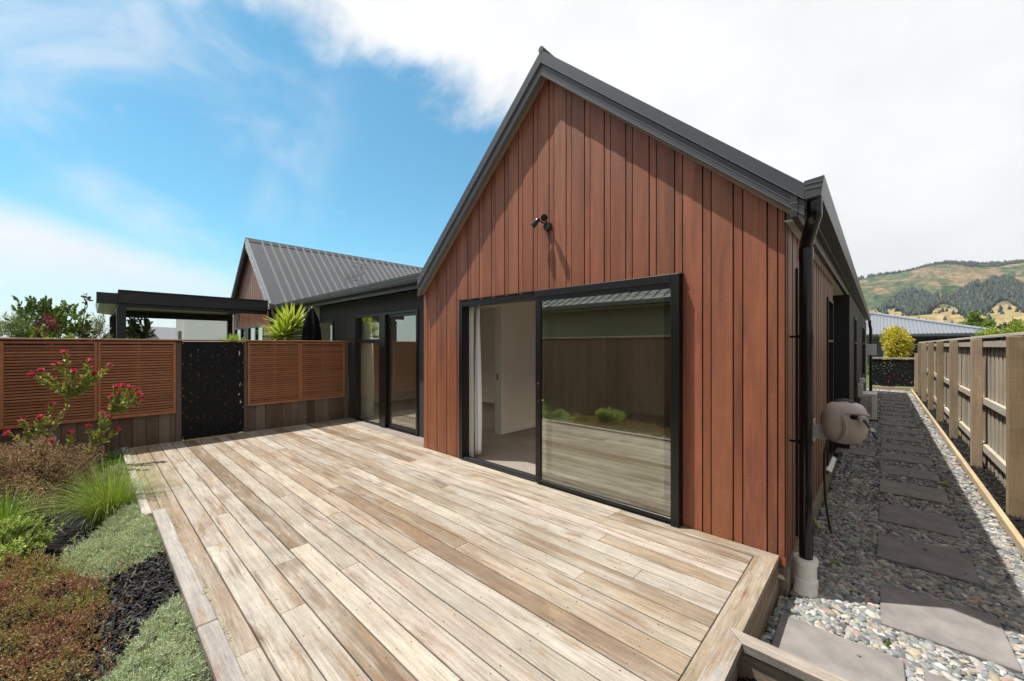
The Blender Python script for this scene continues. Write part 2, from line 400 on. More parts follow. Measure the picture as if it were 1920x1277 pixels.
b = MB(); b.prism([(-.600, 2.347), (-.510, 2.257), (2.4, 2.257), (2.4, 2.347)], 2, .002, .042, (.28, .235, .20)); adopt(rw, b.build('capping_board', 'deck'))
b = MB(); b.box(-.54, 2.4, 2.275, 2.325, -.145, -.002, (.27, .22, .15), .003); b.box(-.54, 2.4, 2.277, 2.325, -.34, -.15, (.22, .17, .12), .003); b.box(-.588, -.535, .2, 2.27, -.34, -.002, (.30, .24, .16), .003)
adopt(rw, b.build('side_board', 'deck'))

# ------------------------------------------------------------------ house
DARK = (.046, .047, .050); ROOF = (.060, .067, .077); BLACK = (.006, .006, .007); BEIGE = (.56, .52, .47)
RED = [(.325, .113, .057), (.30, .103, .052), (.345, .124, .065), (.275, .094, .048)]
OLDRED = [(.27, .125, .078), (.30, .145, .095), (.225, .10, .064)]
house = thing('timber_house', (-2.8, 3.6, 0), 'single storey house with red vertical timber gables and charcoal steel roof', 'house')
def H(mb, name, m, parent=None, smooth=False):
    o = mb.build(name, m, None, smooth); adopt(house, o) if parent is None else setattr(o, 'parent', parent)
    return o

def strips(a, b, wide=.163, nar=.067, first='n', corner=.05):
    out = []; x = b
    if corner: out.append((x - corner, x, 1)); x -= corner
    k_ = 0 if first == 'n' else 1
    while x > a + .004:
        wd = nar if k_ % 2 == 0 else wide
        out.append((max(a, x - wd), x, k_ % 2 == 0)); x -= wd; k_ += 1
    return out
def clad_wall(mb, a, b, z0, top, holes, front, sign, axis, cols, nails=True, **kw):
    """vertical boards; axis 0: wall runs in x, front is its y plane, boards extend +sign behind; axis 1: runs in y"""
    def bx(u0, u1, d0, d1, zb, ta, tb, tint):
        P = []
        for u, t in ((u0, ta), (u1, tb)):
            for d in (d0, d1):
                for z in (zb, t): P.append((u, d, z) if axis == 0 else (d, u, z))
        mb.poly(P, [(0, 1, 3, 2), (4, 6, 7, 5), (0, 4, 5, 1), (2, 3, 7, 6), (0, 2, 6, 4), (1, 5, 7, 3)], tint)
    for (s0, s1, nar) in strips(a, b, **kw):
        c = vary(random.choice(cols), .12, .05)
        cuts = sorted({s0, s1} | {h for q in holes for h in q[:2] if s0 < h < s1})
        for u0, u1 in zip(cuts[:-1], cuts[1:]):
            if u1 - u0 < .002: continue
            mid = (u0 + u1) / 2; spans = [(z0, None)]
            for (h0, h1, hz0, hz1) in holes:
                if h0 < mid < h1:
                    spans = []
                    if hz0 > z0 + .01: spans.append((z0, hz0))
                    spans.append((hz1, None))
            ga = .005 if u0 == s0 else 0; gb = .005 if u1 == s1 else 0
            inset = .004 if nar is True else 0
            for zb, zt in spans:
                ta = top(u0) if zt is None else zt; tb = top(u1) if zt is None else zt
                if max(ta, tb) - zb < .02: continue
                ta = max(ta, zb + .003); tb = max(tb, zb + .003)
                bx(u0 + ga, u1 - gb, front + sign * inset, front + sign * .018, zb, ta, tb, c)
                bx(u0, u1, front + sign * .0185, front + sign * .04, zb, ta, tb, (.02, .010, .008, 0))
                if nails:
                    for zn in np.arange(.07, 4.6, .46):
                        zn = zn + random.uniform(-.012, .012)
                        for un in ([mid] if nar else [u0 + .045, u1 - .045]):
                            if zb + .03 < zn < min(ta, tb) - .05 and u0 < un < u1:
                                r_ = .0035; d0 = front + sign * (inset - .0012)
                                bx(un - r_, un + r_, d0, front + sign * .01, zn - r_, zn + r_, zn + r_, (.46, .27, .17, 0))
RT = lambda x: min(4.60 - .93 * (-2.72 - x), 4.60 - .90 * (x + 2.72)) + .02
m = MB(); clad_wall(m, -5.10, -.509, -.012, RT, [(-4.24, -1.25, -.02, 2.15)], 3.49, 1, 0, RED, first='n', corner=.047)
H(m, 'gable_wall', 'clad')
# corner return board down to the footing
m = MB(); m.box(-.530, -.507, 3.5105, 3.56, -.075, 2.50, vary(RED[0]), .002); m.box(-.556, -.509, 3.486, 3.509, -.075, -.0125, vary(RED[0])); H(m, 'corner_board', 'clad')
m = MB(); clad_wall(m, 3.562, 7.46, -.09, lambda u: 2.47, [(3.98, 4.52, -.02, 2.19), (6.60, 7.36, -.02, 2.19)], -.51, -1, 1, OLDRED, nails=False, first='w', corner=0)
H(m, 'side_wall', 'clad')
m = MB(); m.box(-4.9, -.56, 3.57, 7.9, -.42, -.10, (.25, .22, .18)); m.box(-.56, -.50, 3.53, 7.7, -.42, -.12, (.30, .26, .21)); H(m, 'footing', 'concrete')

# barge boards: stepped metal trim along both rakes
def barge(apex, lo, name, yf, RC_=None):
    RC_ = RC_ or ROOF
    """apex/lo: (x, top z, bottom z)"""
    mb = MB()
    bands = [(0, .50, 0.), (.505, .60, .020), (.605, .78, .012), (.785, 1.0, .004)]
    for f0, f1, dy in bands:
        q = lambda p, f: (p[0], tt(p[1], p[2], f))
        P = [q(apex, f0), q(lo, f0), q(lo, f1), q(apex, f1)]
        mb.prism(P, 1, yf + dy, yf + .055, vary(RC_, .03, .01))
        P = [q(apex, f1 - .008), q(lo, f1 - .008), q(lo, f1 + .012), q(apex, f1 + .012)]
        mb.prism(P, 1, yf + dy - .012, yf + .05, (.17, .18, .19))  # lip given a paler tint: sky highlight painted into its colour
    return mb
aT, aB = 4.787, 4.517
H(barge((-2.715, aT, aB), (-5.098, 2.567, 2.30), 'l', 3.375), 'barge_board', 'steel')
H(barge((-2.712, aT, aB), (-.383, 2.675, 2.455), 'r', 3.3751), 'barge_board', 'steel')
m = MB()
m.prism([(-2.72, 4.56), (-5.09, 2.36), (-5.09, 2.33), (-2.72, 4.53)], 1, 3.432, 3.488, (.33, .26, .20)); m.prism([(-2.719, 4.56), (-.43, 2.49), (-.43, 2.46), (-2.719, 4.53)], 1, 3.4321, 3.488, (.30, .22, .16))
H(m, 'rake_soffit', 'paint')
m = MB(); m.tube([(-2.715, 3.372, 4.795), (-2.715, 16, 4.795)], .035, ROOF, 8); H(m, 'ridge_cap', 'steel', None, True)

def ribbed(mb, p0, p1, q0, q1, pitch, first=.3, tint=ROOF, rt_=None, th=.03, rib=.034, rw_=.024):
    """roof plane: ridge line p0->p1, eave line q0->q1, ribs run from ridge to eave"""
    p0, p1, q0, q1 = map(Vector, (p0, p1, q0, q1)); L = (p1 - p0).length
    n = (p1 - p0).cross(q0 - p0).normalized()
    if n.z < 0: n = -n
    mb.poly([p0, p1, q1, q0, p0 - n * th, p1 - n * th, q1 - n * th, q0 - n * th], [(0, 1, 2, 3), (7, 6, 5, 4), (0, 3, 7, 4), (1, 5, 6, 2), (0, 4, 5, 1), (3, 2, 6, 7)], tint)
    s = first
    while s < L - .05:
        P = []
        for f, h in ((-rw_ * 1.6, .0005), (-rw_ * .7, rib), (rw_ * .7, rib), (rw_ * 1.6, .0005)):
            for a_, b_ in ((p0, p1), (q0, q1)): P.append(a_ + (b_ - a_) * ((s + f) / L) + n * h)
        mb.poly(P, [(0, 1, 3, 2), (2, 3, 5, 4), (4, 5, 7, 6), (0, 2, 4, 6), (1, 3, 5, 7)], rt_ or tint); s += pitch
m = MB(); ribbed(m, (-2.715, 3.39, 4.77), (-2.715, 16, 4.77), (-5.12, 3.39, 2.55), (-5.12, 16, 2.55), .25); ribbed(m, (-2.712, 3.39, 4.77), (-2.712, 21, 4.77), (-.36, 3.39, 2.62), (-.36, 21, 2.62), .25)
H(m, 'roof', 'steel')
# right hand eave: fascia, soffit and box gutter
m = MB(); m.prism([(-.385, 2.688), (-.274, 2.700), (-.292, 2.572), (-.380, 2.562)], 1, 3.372, 21.2, (.060, .063, .070))
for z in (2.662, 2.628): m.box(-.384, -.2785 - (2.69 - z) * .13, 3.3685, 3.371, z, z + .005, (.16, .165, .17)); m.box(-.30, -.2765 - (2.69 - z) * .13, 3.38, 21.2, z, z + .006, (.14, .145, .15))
H(m, 'gutter', 'steel')
m = MB(); m.box(-.462, -.420, 3.371, 21.0, 2.455, 2.618, (.040, .042, .047), .004)
for z in (2.50, 2.55): m.box(-.464, -.418, 3.3695, 3.45, z, z + .004, (.2, .2, .2))
m.box(-.4195, -.386, 3.6, 21.0, 2.545, 2.56, (.03, .03, .032)); H(m, 'fascia_board', 'steel')
m = MB(); m.box(-.515, -.463, 3.49, 7.455, 2.462, 2.472, (.62, .60, .55)); m.box(-1.6, -.4625, 7.46, 9.2, 2.4621, 2.4721, (.70, .68, .62)); m.box(-.515, -.463, 9.2, 21, 2.462, 2.472, (.3, .29, .27)); H(m, 'eave_soffit', 'paint')
# recessed porch wall and the long charcoal side wall beyond
XS = -.40
m = MB(); m.box(-1.6, XS + .004, 9.2, 9.26, -.4, 2.46, (.020, .020, .022)); m.box(-1.62, -1.6, 7.4, 9.26, -.4, 2.46, DARK); m.box(-1.6, -.53, 7.47, 7.5, -.4, 2.46, DARK)
for a_, b_ in ((9.26, 10.9), (11.8, 16.0), (18.4, 21.0)): m.box(XS - .11, XS, a_, b_, -.4, 2.461, DARK)
for a_, b_, z0, z1 in ((10.9, 11.8, -.4, .05), (10.9, 11.8, 2.15, 2.461), (16.0, 18.4, -.4, .55), (16.0, 18.4, 2.15, 2.461)): m.box(XS - .11, XS - .0005, a_, b_, z0, z1, DARK)
for y in (10.2, 13.4, 14.2, 15.1, 19.5): m.box(XS - .002, XS + .002, y, y + .014, -.4, 2.44, (.012, .012, .013))
H(m, 'charcoal_side_wall', 'paint')
def slit(y0, y1, z0, z1, xf, depth=.07):
    f = MB(); t = .035
    f.box(xf - depth, xf + .018, y0, y0 + t, z0, z1, BLACK, .002); f.box(xf - depth, xf + .018, y1 - t, y1, z0, z1, BLACK, .002)
    f.box(xf - depth, xf + .018, y0 + t, y1 - t, z1 - t, z1, BLACK, .002); f.box(xf - depth, xf + .018, y0 + t, y1 - t, z0, z0 + t, BLACK, .002)
    f.box(xf - depth, xf + .0175, y0 + t, y1 - t, 1.60, 1.63, BLACK)
    o = H(f, 'window', 'alu')
    gq = MB(); gq.box(xf - .022, xf - .016, y0 + t, y1 - t, z0 + t, z1 - t, BLACK); H(gq, 'pane', 'glass_dark', o)
    return o
o = slit(3.98, 4.52, -.02, 2.19, -.51); o2 = slit(6.60, 7.36, -.02, 2.19, -.51)
sm = MB(); sm.prism([(-.515, -.055), (-.46, -.085), (-.46, -.10), (-.515, -.07)], 1, 6.55, 7.40, (.75, .75, .73)); H(sm, 'sill', 'plastic', o2)
slit(10.9, 11.8, .05, 2.15, XS); slit(16.0, 18.4, .55, 2.15, XS)

# sliding door in the gable
fr = MB()
fr.box(-4.239, -4.168, 3.470, 3.60, -.005, 2.149, BLACK, .003); fr.box(-4.168, -2.80, 3.472, 3.60, 2.085, 2.149, BLACK, .003)
fr.box(-4.168, -1.32, 3.455, 3.60, -.018, .026, (.010, .010, .011), .003); fr.box(-4.168, -2.8, 3.490, 3.505, .026, .036, (.05, .05, .055)); fr.box(-4.168, -2.8, 3.53, 3.545, .026, .036, (.05, .05, .055))
fr.box(-1.320, -1.2505, 3.415, 3.60, -.012, 2.168, BLACK, .003); fr.box(-2.835, -1.320, 3.415, 3.50, 2.095, 2.168, BLACK, .003)
fr.box(-4.26, -1.235, 3.455, 3.49, 2.1685, 2.176, (.02, .02, .022))
door = H(fr, 'sliding_door', 'alu')
p1 = MB(); p1.box(-2.835, -2.765, 3.425, 3.465, .0265, 2.0945, BLACK, .003); p1.box(-2.765, -1.3205, 3.427, 3.463, 2.05, 2.0945, BLACK, .003); p1.box(-2.765, -1.3205, 3.427, 3.463, .0268, .062, BLACK, .003)
H(p1, 'sash', 'alu', door)
p2 = MB(); p2.box(-2.90, -2.84, 3.52, 3.56, .036, 2.085, BLACK, .003); p2.box(-1.42, -1.36, 3.52, 3.56, .036, 2.085, BLACK, .003); p2.box(-2.84, -1.42, 3.522, 3.558, .036, .10, BLACK); p2.box(-2.84, -1.42, 3.522, 3.558, 2.03, 2.085, BLACK)
H(p2, 'sash', 'alu', door)
gq = MB(); gq.box(-2.765, -1.3205, 3.442, 3.447, .062, 2.05, BLACK); H(gq, 'pane', 'glass', door)
gq = MB(); gq.box(-2.84, -1.42, 3.538, 3.543, .10, 2.03, BLACK); H(gq, 'pane', 'glass', door)
hd = MB(); hd.tube([(-2.79, 3.424, 1.10), (-2.76, 3.395, 1.095), (-2.755, 3.392, 1.07), (-2.755, 3.392, .96), (-2.76, 3.395, .935), (-2.79, 3.424, .93)], .011, BLACK, 8); hd.box(-2.812, -2.775, 3.4165, 3.424, .90, 1.13, BLACK, .003)
H(hd, 'handle', 'alu', door, True)

# charcoal link wall with its own sliding door
YD = 3.84
m = MB()
for a_, b_, z0, z1 in ((-12.4, -10.55, -.1, 2.50), (-9.18, -8.08, -.1, 2.50), (-5.76, -5.07, -.1, 2.50), (-8.08, -5.76, 2.18, 2.50), (-10.55, -9.18, 2.16, 2.50), (-10.55, -9.18, -.1, .9)): m.box(a_, b_, YD, YD + .05, z0, z1, DARK)
for x in (-8.62, -11.4, -6.9): m.box(x, x + .006, YD - .0015, YD + .01, 2.18 if x == -6.9 else -.1, 2.47, (.018, .018, .02))
m.box(-5.12, -5.07, 3.54, 3.84, -.1, 2.45, DARK)
H(m, 'link_wall', 'paint')
fr = MB()
def frame(fr, x0, x1, z0, z1, y0, y1, t, tb=None):
    tb = t if tb is None else tb
    fr.box(x0, x0 + t, y0, y1, z0, z1, BLACK, .003); fr.box(x1 - t, x1, y0, y1, z0, z1, BLACK, .003)
    fr.box(x0 + t, x1 - t, y0 + .001, y1, z1 - t, z1, BLACK, .003); fr.box(x0 + t, x1 - t, y0 + .001, y1, z0, z0 + tb, BLACK, .003)
frame(fr, -8.08, -5.76, -.01, 2.18, YD - .022, YD + .09, .045, .03)
fr.box(-7.02, -6.80, YD - .05, YD + .06, .0205, 2.134, BLACK, .004); fr.box(-8.035, -7.02, YD - .01, YD + .05, 1.60, 1.68, BLACK, .003)
d2 = H(fr, 'sliding_door', 'alu')
sh = MB(); frame(sh, -6.80, -5.806, .021, 2.134, YD + .005, YD + .045, .05, .08); H(sh, 'sash', 'alu', d2)
for (x0, x1, z0, z1, y) in ((-8.035, -7.02, .02, 1.60, YD + .02), (-8.035, -7.02, 1.68, 2.135, YD + .02), (-6.75, -5.856, .10, 2.085, YD + .025)):
    gq = MB(); gq.box(x0, x1, y, y + .005, z0, z1, BLACK); H(gq, 'pane', 'glass', d2)
hd = MB(); hd.tube([(-6.775, YD - .0, 1.10), (-6.775, YD - .03, 1.09), (-6.775, YD - .03, .98), (-6.775, YD, .97)], .01, BLACK, 8); H(hd, 'handle', 'alu', d2, True)
fr = MB(); frame(fr, -10.55, -9.18, .9, 2.16, YD - .022, YD + .06, .05); o = H(fr, 'window', 'alu')
gq = MB(); gq.box(-10.5, -9.23, YD + .02, YD + .025, .95, 2.11, BLACK); H(gq, 'pane', 'glass', o)
# link eave
m = MB(); m.prism([(3.435, 2.665), (3.455, 2.545), (3.56, 2.545), (3.56, 2.665)], 0, -12.33, -5.155, (.062, .066, .074))
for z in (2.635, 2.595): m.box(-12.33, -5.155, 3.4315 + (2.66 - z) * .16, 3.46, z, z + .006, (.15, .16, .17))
H(m, 'gutter', 'steel')
m = MB(); m.box(-12.3, -5.13, 3.561, 3.585, 2.462, 2.62, (.020, .020, .022)); H(m, 'fascia_board', 'steel')
m = MB(); m.box(-12.3, -5.13, 3.59, 3.838, 2.500, 2.512, (.42, .40, .37)); H(m, 'eave_soffit', 'paint')
m = MB(); ribbed(m, (-14.0, 10, 3.85), (-5.0, 10, 3.85), (-14.0, 3.57, 2.62), (-5.0, 3.57, 2.62), .25); H(m, 'link_roof', 'steel')
m = MB(); m.tube([(-5.19, 3.50, 2.55), (-5.19, 3.50, 2.47), (-5.155, 3.60, 2.36), (-5.155, 3.70, 2.30), (-5.155, 3.74, 2.2), (-5.155, 3.74, 0.0)], .035, BLACK, 10); H(m, 'downpipe', 'gloss', None, True)

# rear gable
G0, GA, G1 = -17.25, -14.79, -12.33
m = MB(); clad_wall(m, -17.1, -12.5, -.1, lambda x: 4.86 - .925 * abs(x - GA), [(-16.85, -13.5, .0, 2.17)], 3.56, 1, 0, OLDRED, nails=False, first='w', corner=.05)
H(m, 'rear_gable_wall', 'clad')
m = MB(); clad_wall(m, 3.60, 3.838, -.1, lambda x: 2.5, [], -12.50, -1, 1, RED, nails=False, first='w', corner=0); H(m, 'rear_gable_return', 'clad')
for s_, xe in ((-1, G0), (1, G1)):
    H(barge((GA + s_ * .001, 5.0, 4.72), (xe, 2.73, 2.45), '', 3.40 + .0001 * s_, (.20, .215, .235) if s_ > 0 else None), 'rear_barge_board', 'steel')  # right rake paler: sunlight painted into its tint
m = MB(); ribbed(m, (GA - .002, 3.43, 4.97), (GA - .002, 14, 4.97), (G0, 3.43, 2.70), (G0, 14, 2.70), .25); ribbed(m, (GA, 3.43, 4.97), (GA, 14, 4.97), (G1 + .02, 3.43, 2.70), (G1 + .02, 14, 2.70), .25, first=.42, tint=(.062, .066, .074), rt_=(.15, .157, .17))  # right slope ribs tinted lighter, bright rib highlights painted in
H(m, 'rear_roof', 'steel')
m = MB(); m.prism([(GA - .13, 4.87), (GA, 5.01), (GA + .13, 4.87), (GA + .12, 4.855), (GA, 4.99), (GA - .12, 4.855)], 1, 3.402, 14, ROOF); H(m, 'rear_ridge_cap', 'steel')
fr = MB(); frame(fr, -16.85, -13.5, 0, 2.17, 3.55, 3.62, .05)
for x in (-16.0, -15.15, -14.3): fr.box(x - .06, x + .06, 3.5505, 3.615, .05, 2.12, BLACK, .003)
o = H(fr, 'bifold_door', 'alu'); gq = MB(); gq.box(-16.8, -13.55, 3.59, 3.595, .05, 2.12, BLACK); H(gq, 'pane', 'glass', o)
m = MB(); m.tube([(-12.36, 3.42, 2.56), (-12.36, 3.42, 2.40), (-12.42, 3.50, 2.28), (-12.42, 3.50, 0)], .04, BLACK, 10); H(m, 'downpipe', 'gloss', None, True)

# downpipe at the gable corner
dp = MB(); px, py = -.41, 3.70
dp.tube([(-.335, 3.46, 2.585), (-.335, 3.46, 2.485), (-.336, 3.464, 2.46), (-.346, 3.49, 2.44), (-.396, 3.645, 2.335), (-.406, 3.69, 2.315), (px, py, 2.29), (px, py, -.08)], .044, BLACK, 20)
dp.tube([(px, py, 2.20), (px, py, 2.285)], .047, BLACK, 20)
dpo = H(dp, 'downpipe', 'gloss', None, True)
for z in (1.62, .82):
    c_ = MB(); c_.tube([(px, py, z - .012), (px, py, z + .012)], .050, BLACK, 16); c_.box(-.53, px, py - .012, py - .004, z - .008, z + .008, BLACK); H(c_, 'pipe_clip', 'gloss', dpo, True)
c_ = MB(); c_.lathe([(.063, -.05), (.076, -.05), (.077, -.085), (.070, -.09), (.068, -.12), (.068, -.20), (.075, -.205), (.076, -.235), (.074, -.25), (.078, -.30), (.082, -.36)], (.88, .87, .83), (px, py, .0), 24); c_.v = [(x, y - max(0, (-.235 - z)) * .55, z) for x, y, z in c_.v]
H(c_, 'drain_collar', 'plastic', dpo, True)
# far downpipe
c_ = MB(); c_.tube([(-.30, 21.05, 2.56), (-.30, 21.05, 2.4), (-.27, 21.1, 2.2), (-.27, 21.1, -.3)], .05, BLACK, 10); H(c_, 'downpipe', 'gloss', None, True)

# rooms behind the doors
m = MB(); m.box(-10.0, -.62, 3.605, 7.42, -.05, .004, (.24, .215, .195)); m.box(-10.0, -1.66, 7.42, 8.6, -.05, .004, (.24, .215, .195)); H(m, 'carpet', 'carpet')
m = MB(); WALLC = (.74, .71, .66); 
m.box(-4.95, -4.83, 3.62, 3.98, .004, 2.5, WALLC); m.box(-4.95, -4.83, 4.90, 8.6, .004, 2.5, WALLC); m.box(-4.95, -4.83, 3.98, 4.90, 2.26, 2.5, WALLC)
m.box(-10.05, -1.625, 8.6, 8.7, -.05, 2.49, WALLC); m.box(-1.66, -1.625, 7.42, 8.6, -.05, 2.499, WALLC); m.box(-1.625, -.62, 7.42, 7.465, -.05, 2.499, WALLC); m.box(-10.1, -10, 3.62, 8.7, -.05, 2.6, WALLC); m.box(-10.0, -4.95, 7.44, 7.54, .004, 2.5, WALLC)
m.box(-.62, -.56, 3.6, 3.98, -.05, 2.5, WALLC); m.box(-.62, -.56, 4.52, 6.60, -.05, 2.5, WALLC); m.box(-.62, -.56, 7.36, 7.46, -.05, 2.46, WALLC); m.box(-.62, -.56, 3.98, 4.52, 2.19, 2.5, WALLC); m.box(-.62, -.56, 6.6, 7.36, 2.19, 2.5, WALLC)
m.box(-4.83, -4.24, 3.604, 3.62, 0.004, 2.5, WALLC); m.box(-1.25, -.62, 3.604, 3.62, .004, 2.5, WALLC); m.box(-4.24, -1.25, 3.604, 3.62, 2.15, 2.5, WALLC)
m.box(-9.18, -8.30, 3.90, 3.92, 0.004, 2.5, WALLC); m.box(-5.76, -4.95, 3.90, 3.92, .004, 2.5, WALLC); m.box(-8.08, -5.76, 3.90, 3.92, 2.18, 2.5, WALLC)
H(m, 'interior_wall', 'plaster')
m = MB(); m.box(-10.1, -.56, 3.60, 7.46, 2.50, 2.53, (.78, .77, .74)); m.box(-10.1, -1.6, 7.46, 8.7, 2.50, 2.53, (.78, .77, .74)); H(m, 'ceiling', 'plaster')
m = MB()
m.box(-4.829, -4.815, 4.99, 8.6, .004, .085, (.74, .72, .68), .003); m.box(-10, -4.96, 7.424, 7.44, .004, .085, (.74, .72, .68), .003); m.box(-9.999, -9.985, 3.92, 7.42, .004, .085, (.74, .72, .68), .003)
m.box(-4.83, -1.66, 8.585, 8.6, .004, .085, (.74, .72, .68), .003); m.box(-1.66, -.62, 7.405, 7.42, .004, .085, (.74, .72, .68), .003)
H(m, 'skirting_board', 'plaster')
m = MB(); m.box(-4.97, -4.81, 4.885, 4.985, .004, 2.25, (.76, .74, .70), .004); m.box(-4.97, -4.81, 3.96, 4.02, .004, 2.25, (.76, .74, .70), .004); m.box(-4.969, -4.811, 4.02, 4.885, 2.22, 2.26, (.76, .74, .70)); m.box(-4.92, -4.895, 4.879, 4.886, .95, 1.06, (.05, .05, .05))
H(m, 'door_jamb', 'plaster')
m = MB(); m.box(-4.83, -4.822, 5.09, 5.16, .97, 1.08, (.82, .81, .78), .003); m.box(-4.822, -4.818, 5.11, 5.14, 1.0, 1.05, (.86, .85, .82), .001); H(m, 'light_switch', 'plastic')
m = MB(); m.box(-4.17, -4.09, 3.601, 3.612, .005, 2.10, (.66, .64, .60)); m.box(-4.168, -4.158, 3.60, 3.63, .036, 2.085, (.62, .60, .56)); H(m, 'door_lining', 'plaster')

# recessed ceiling lights: bedroom pair (one seen lit), third added to brighten link room curtain
for x, y in ((-2.2, 4.6), (-2.2, 6.8), (-7.4, 4.55)):
    m = MB(); m.lathe([(.055, 2.488), (.055, 2.4995), (.042, 2.4995), (.042, 2.488)], (.8, .8, .78), (x, y, 0), 20); o = H(m, 'downlight', 'plastic', None, True)
    em, q = newmat('lit_lens'); q.p.inputs['Emission Color'].default_value = (1, .86, .66, 1); q.p.inputs['Emission Strength'].default_value = 12
    m = MB(); m.lathe([(.040, 2.490), (.040, 2.494)], (.8, .8, .7), (x, y, 0), 16); H(m, 'lens', em, o)
    al = bpy.data.lights.new('downlight_lamp', 'SPOT'); al.energy = 75 if x > -5 else 100; al.spot_size = R(130); al.spot_blend = .8; al.color = (1, .86, .68); al.shadow_soft_size = .05
    ao = bpy.data.objects.new('downlight_lamp', al); C.objects.link(ao); ao.location = (x, y, 2.47); adopt(house, ao)
# curtains
def curtain(name, x0, x1, y, z0, z1, folds, amp, label, col, gather=.35):
    mb = MB(); nu, nz = 60, 26; P = []
    for j in range(nz + 1):
        f = j / nz; z = tt(z1, z0, f)
        sq = 1 - gather * math.exp(-((f - .08) / .16) ** 2)
        for i in range(nu + 1):
            u = i / nu; xc = (x0 + x1) / 2
            P.append((xc + (x0 - xc + (x1 - x0) * u) * sq + .01 * math.sin(6 * f + 3 * u), y + amp * math.sin(u * folds * 2 * math.pi + .6 * math.sin(3 * f)) * (0.6 + .5 * f), z))
    F = [[j * (nu + 1) + i, j * (nu + 1) + i + 1, (j + 1) * (nu + 1) + i + 1, (j + 1) * (nu + 1) + i] for j in range(nz) for i in range(nu)]
    mb.poly(P, F, col); o = mb.build(name, 'cloth', None, True)
    md = o.modifiers.new('thick', 'SOLIDIFY'); md.thickness = .004
    return put(o, label, 'curtain')
curtain('curtain', -4.155, -4.045, 3.70, .05, 2.12, 2, .035, 'pale grey curtain gathered at the left side of the open gable door', (.80, .81, .84))
curtain('curtain', -8.14, -7.66, 4.00, .03, 2.12, 4, .05, 'cream curtain hanging behind the fixed pane in the charcoal wall', (.88, .88, .82), .25)

# ------------------------------------------------------------------ security light, antenna
sl_ = thing('security_light', (-2.72, 3.49, 2.93), 'twin headed black spotlight on the upper part of red gable', 'wall light')
m = MB(); m.lathe([(.052, 0), (.052, .018), (.045, .032), (.02, .036)], (.02, .022, .022), (-2.70, 3.487, 2.875), 20, Matrix.Rotation(R(90), 3, 'X')); o = m.build('mounting_base', 'gloss', None, True); adopt(sl_, o)
def head(cx, cy, cz, d, L, r1, r2):
    q_ = Vector((0, 0, 1)).rotation_difference(Vector(d).normalized()).to_matrix()
    m = MB(); m.lathe([(.012, -.012), (r1 * .75, 0), (r1, L * .3), (r2, L), (r2 * .93, L), (r2 * .88, L - .008)], (.028, .032, .032), (cx, cy, cz), 20, q_); o = m.build('lamp_head', 'gloss', None, True); adopt(sl_, o)
    m = MB(); m.lathe([(r2 * .90, L - .012), (r2 * .90, L - .009)], (.75, .66, .50), (cx, cy, cz), 16, q_); l_ = m.build('lens', 'gloss', None, True); adopt(sl_, l_); l_.parent = o; l_.matrix_parent_inverse = Matrix.Identity(4)
head(-2.765, 3.40, 2.955, (-.62, -.30, -.66), .105, .027, .036)
head(-2.690, 3.415, 2.955, (.50, -.78, -.30), .085, .028, .038)
m = MB(); m.tube([(-2.762, 3.405, 2.94), (-2.735, 3.43, 2.915), (-2.70, 3.455, 2.90), (-2.70, 3.48, 2.89)], .009, BLACK, 8); m.tube([(-2.70, 3.455, 2.90), (-2.69, 3.425, 2.945)], .009, BLACK, 8); adopt(sl_, m.build('arm', 'gloss', None, True))
an = thing('television_antenna', (-11.3, 5.5, 3.0), 'small metal television antenna on the roof behind the gutter', 'antenna')
m = MB(); m.tube([(-11.3, 5.5, 2.9), (-11.3, 5.5, 4.03)], .016, (.4, .4, .4), 8); adopt(an, m.build('mast', 'metal'))
m = MB(); m.tube([(-12.35, 5.5, 3.66), (-11.1, 5.5, 3.66)], .012, (.18, .18, .18), 6)
for i in range(9): m.tube([(-12.3 + i * .125, 5.5, 3.66 - .17), (-12.3 + i * .125, 5.5, 3.66 + .17)], .007, (.20, .20, .20), 5)
for z in (-.3, -.2, .2, .3): m.tube([(-11.2, 5.2, 3.66 + z), (-11.2, 5.8, 3.66 + z)], .007, (.20, .20, .20), 5)
m.tube([(-11.2, 5.5, 3.36), (-11.2, 5.5, 3.96)], .008, (.20, .20, .20), 5); adopt(an, m.build('boom', 'metal'))

# ------------------------------------------------------------------ pergola
pg = thing('pergola', (-14.4, 1.9, -.3), 'black flat roofed patio pergola beyond the slatted screen', 'pergola')
PB = (.014, .015, .017)
m = MB(); m.box(-12.36, -12.30, .44, 3.36, 2.50, 2.775, PB, .004); m.box(-12.395, -12.361, .44, 3.36, 2.41, 2.56, PB, .004); m.box(-12.34, -12.24, .44, 3.36, 2.776, 2.79, PB); adopt(pg, m.build('front_beam', 'steel'))
m = MB(); m.box(-16.68, -16.60, .44, 3.45, 2.41, 2.76, PB, .004); adopt(pg, m.build('rear_beam', 'steel'))
m = MB(); m.box(-16.6, -12.40, .44, .52, 2.41, 2.76, PB, .004); adopt(pg, m.build('side_beam', 'steel'))
m = MB(); m.prism([(.436, 2.46), (.436, 2.70), (.13, 2.72), (.16, 2.50)], 0, -16.6, -12.345, (.09, .095, .09)); m.box(-12.3445, -12.335, .11, .436, 2.47, 2.715, PB); adopt(pg, m.build('gutter', 'steel'))
m = MB(); m.box(-16.6, -12.37, .525, 3.36, 2.64, 2.70, PB)
for i in range(14): m.box(-16.59, -12.40, .54 + i * .2, .735 + i * .2, 2.60, 2.638, (.012, .012, .013))
adopt(pg, m.build('louvre_roof', 'steel'))
for x, y in ((-12.38, .43), (-16.66, .43), (-16.66, 3.3)):
    m = MB(); m.box(x - .065, x + .075, y - .012, y + .14, -.35, 2.4095, PB, .006); adopt(pg, m.build('post', 'steel'))

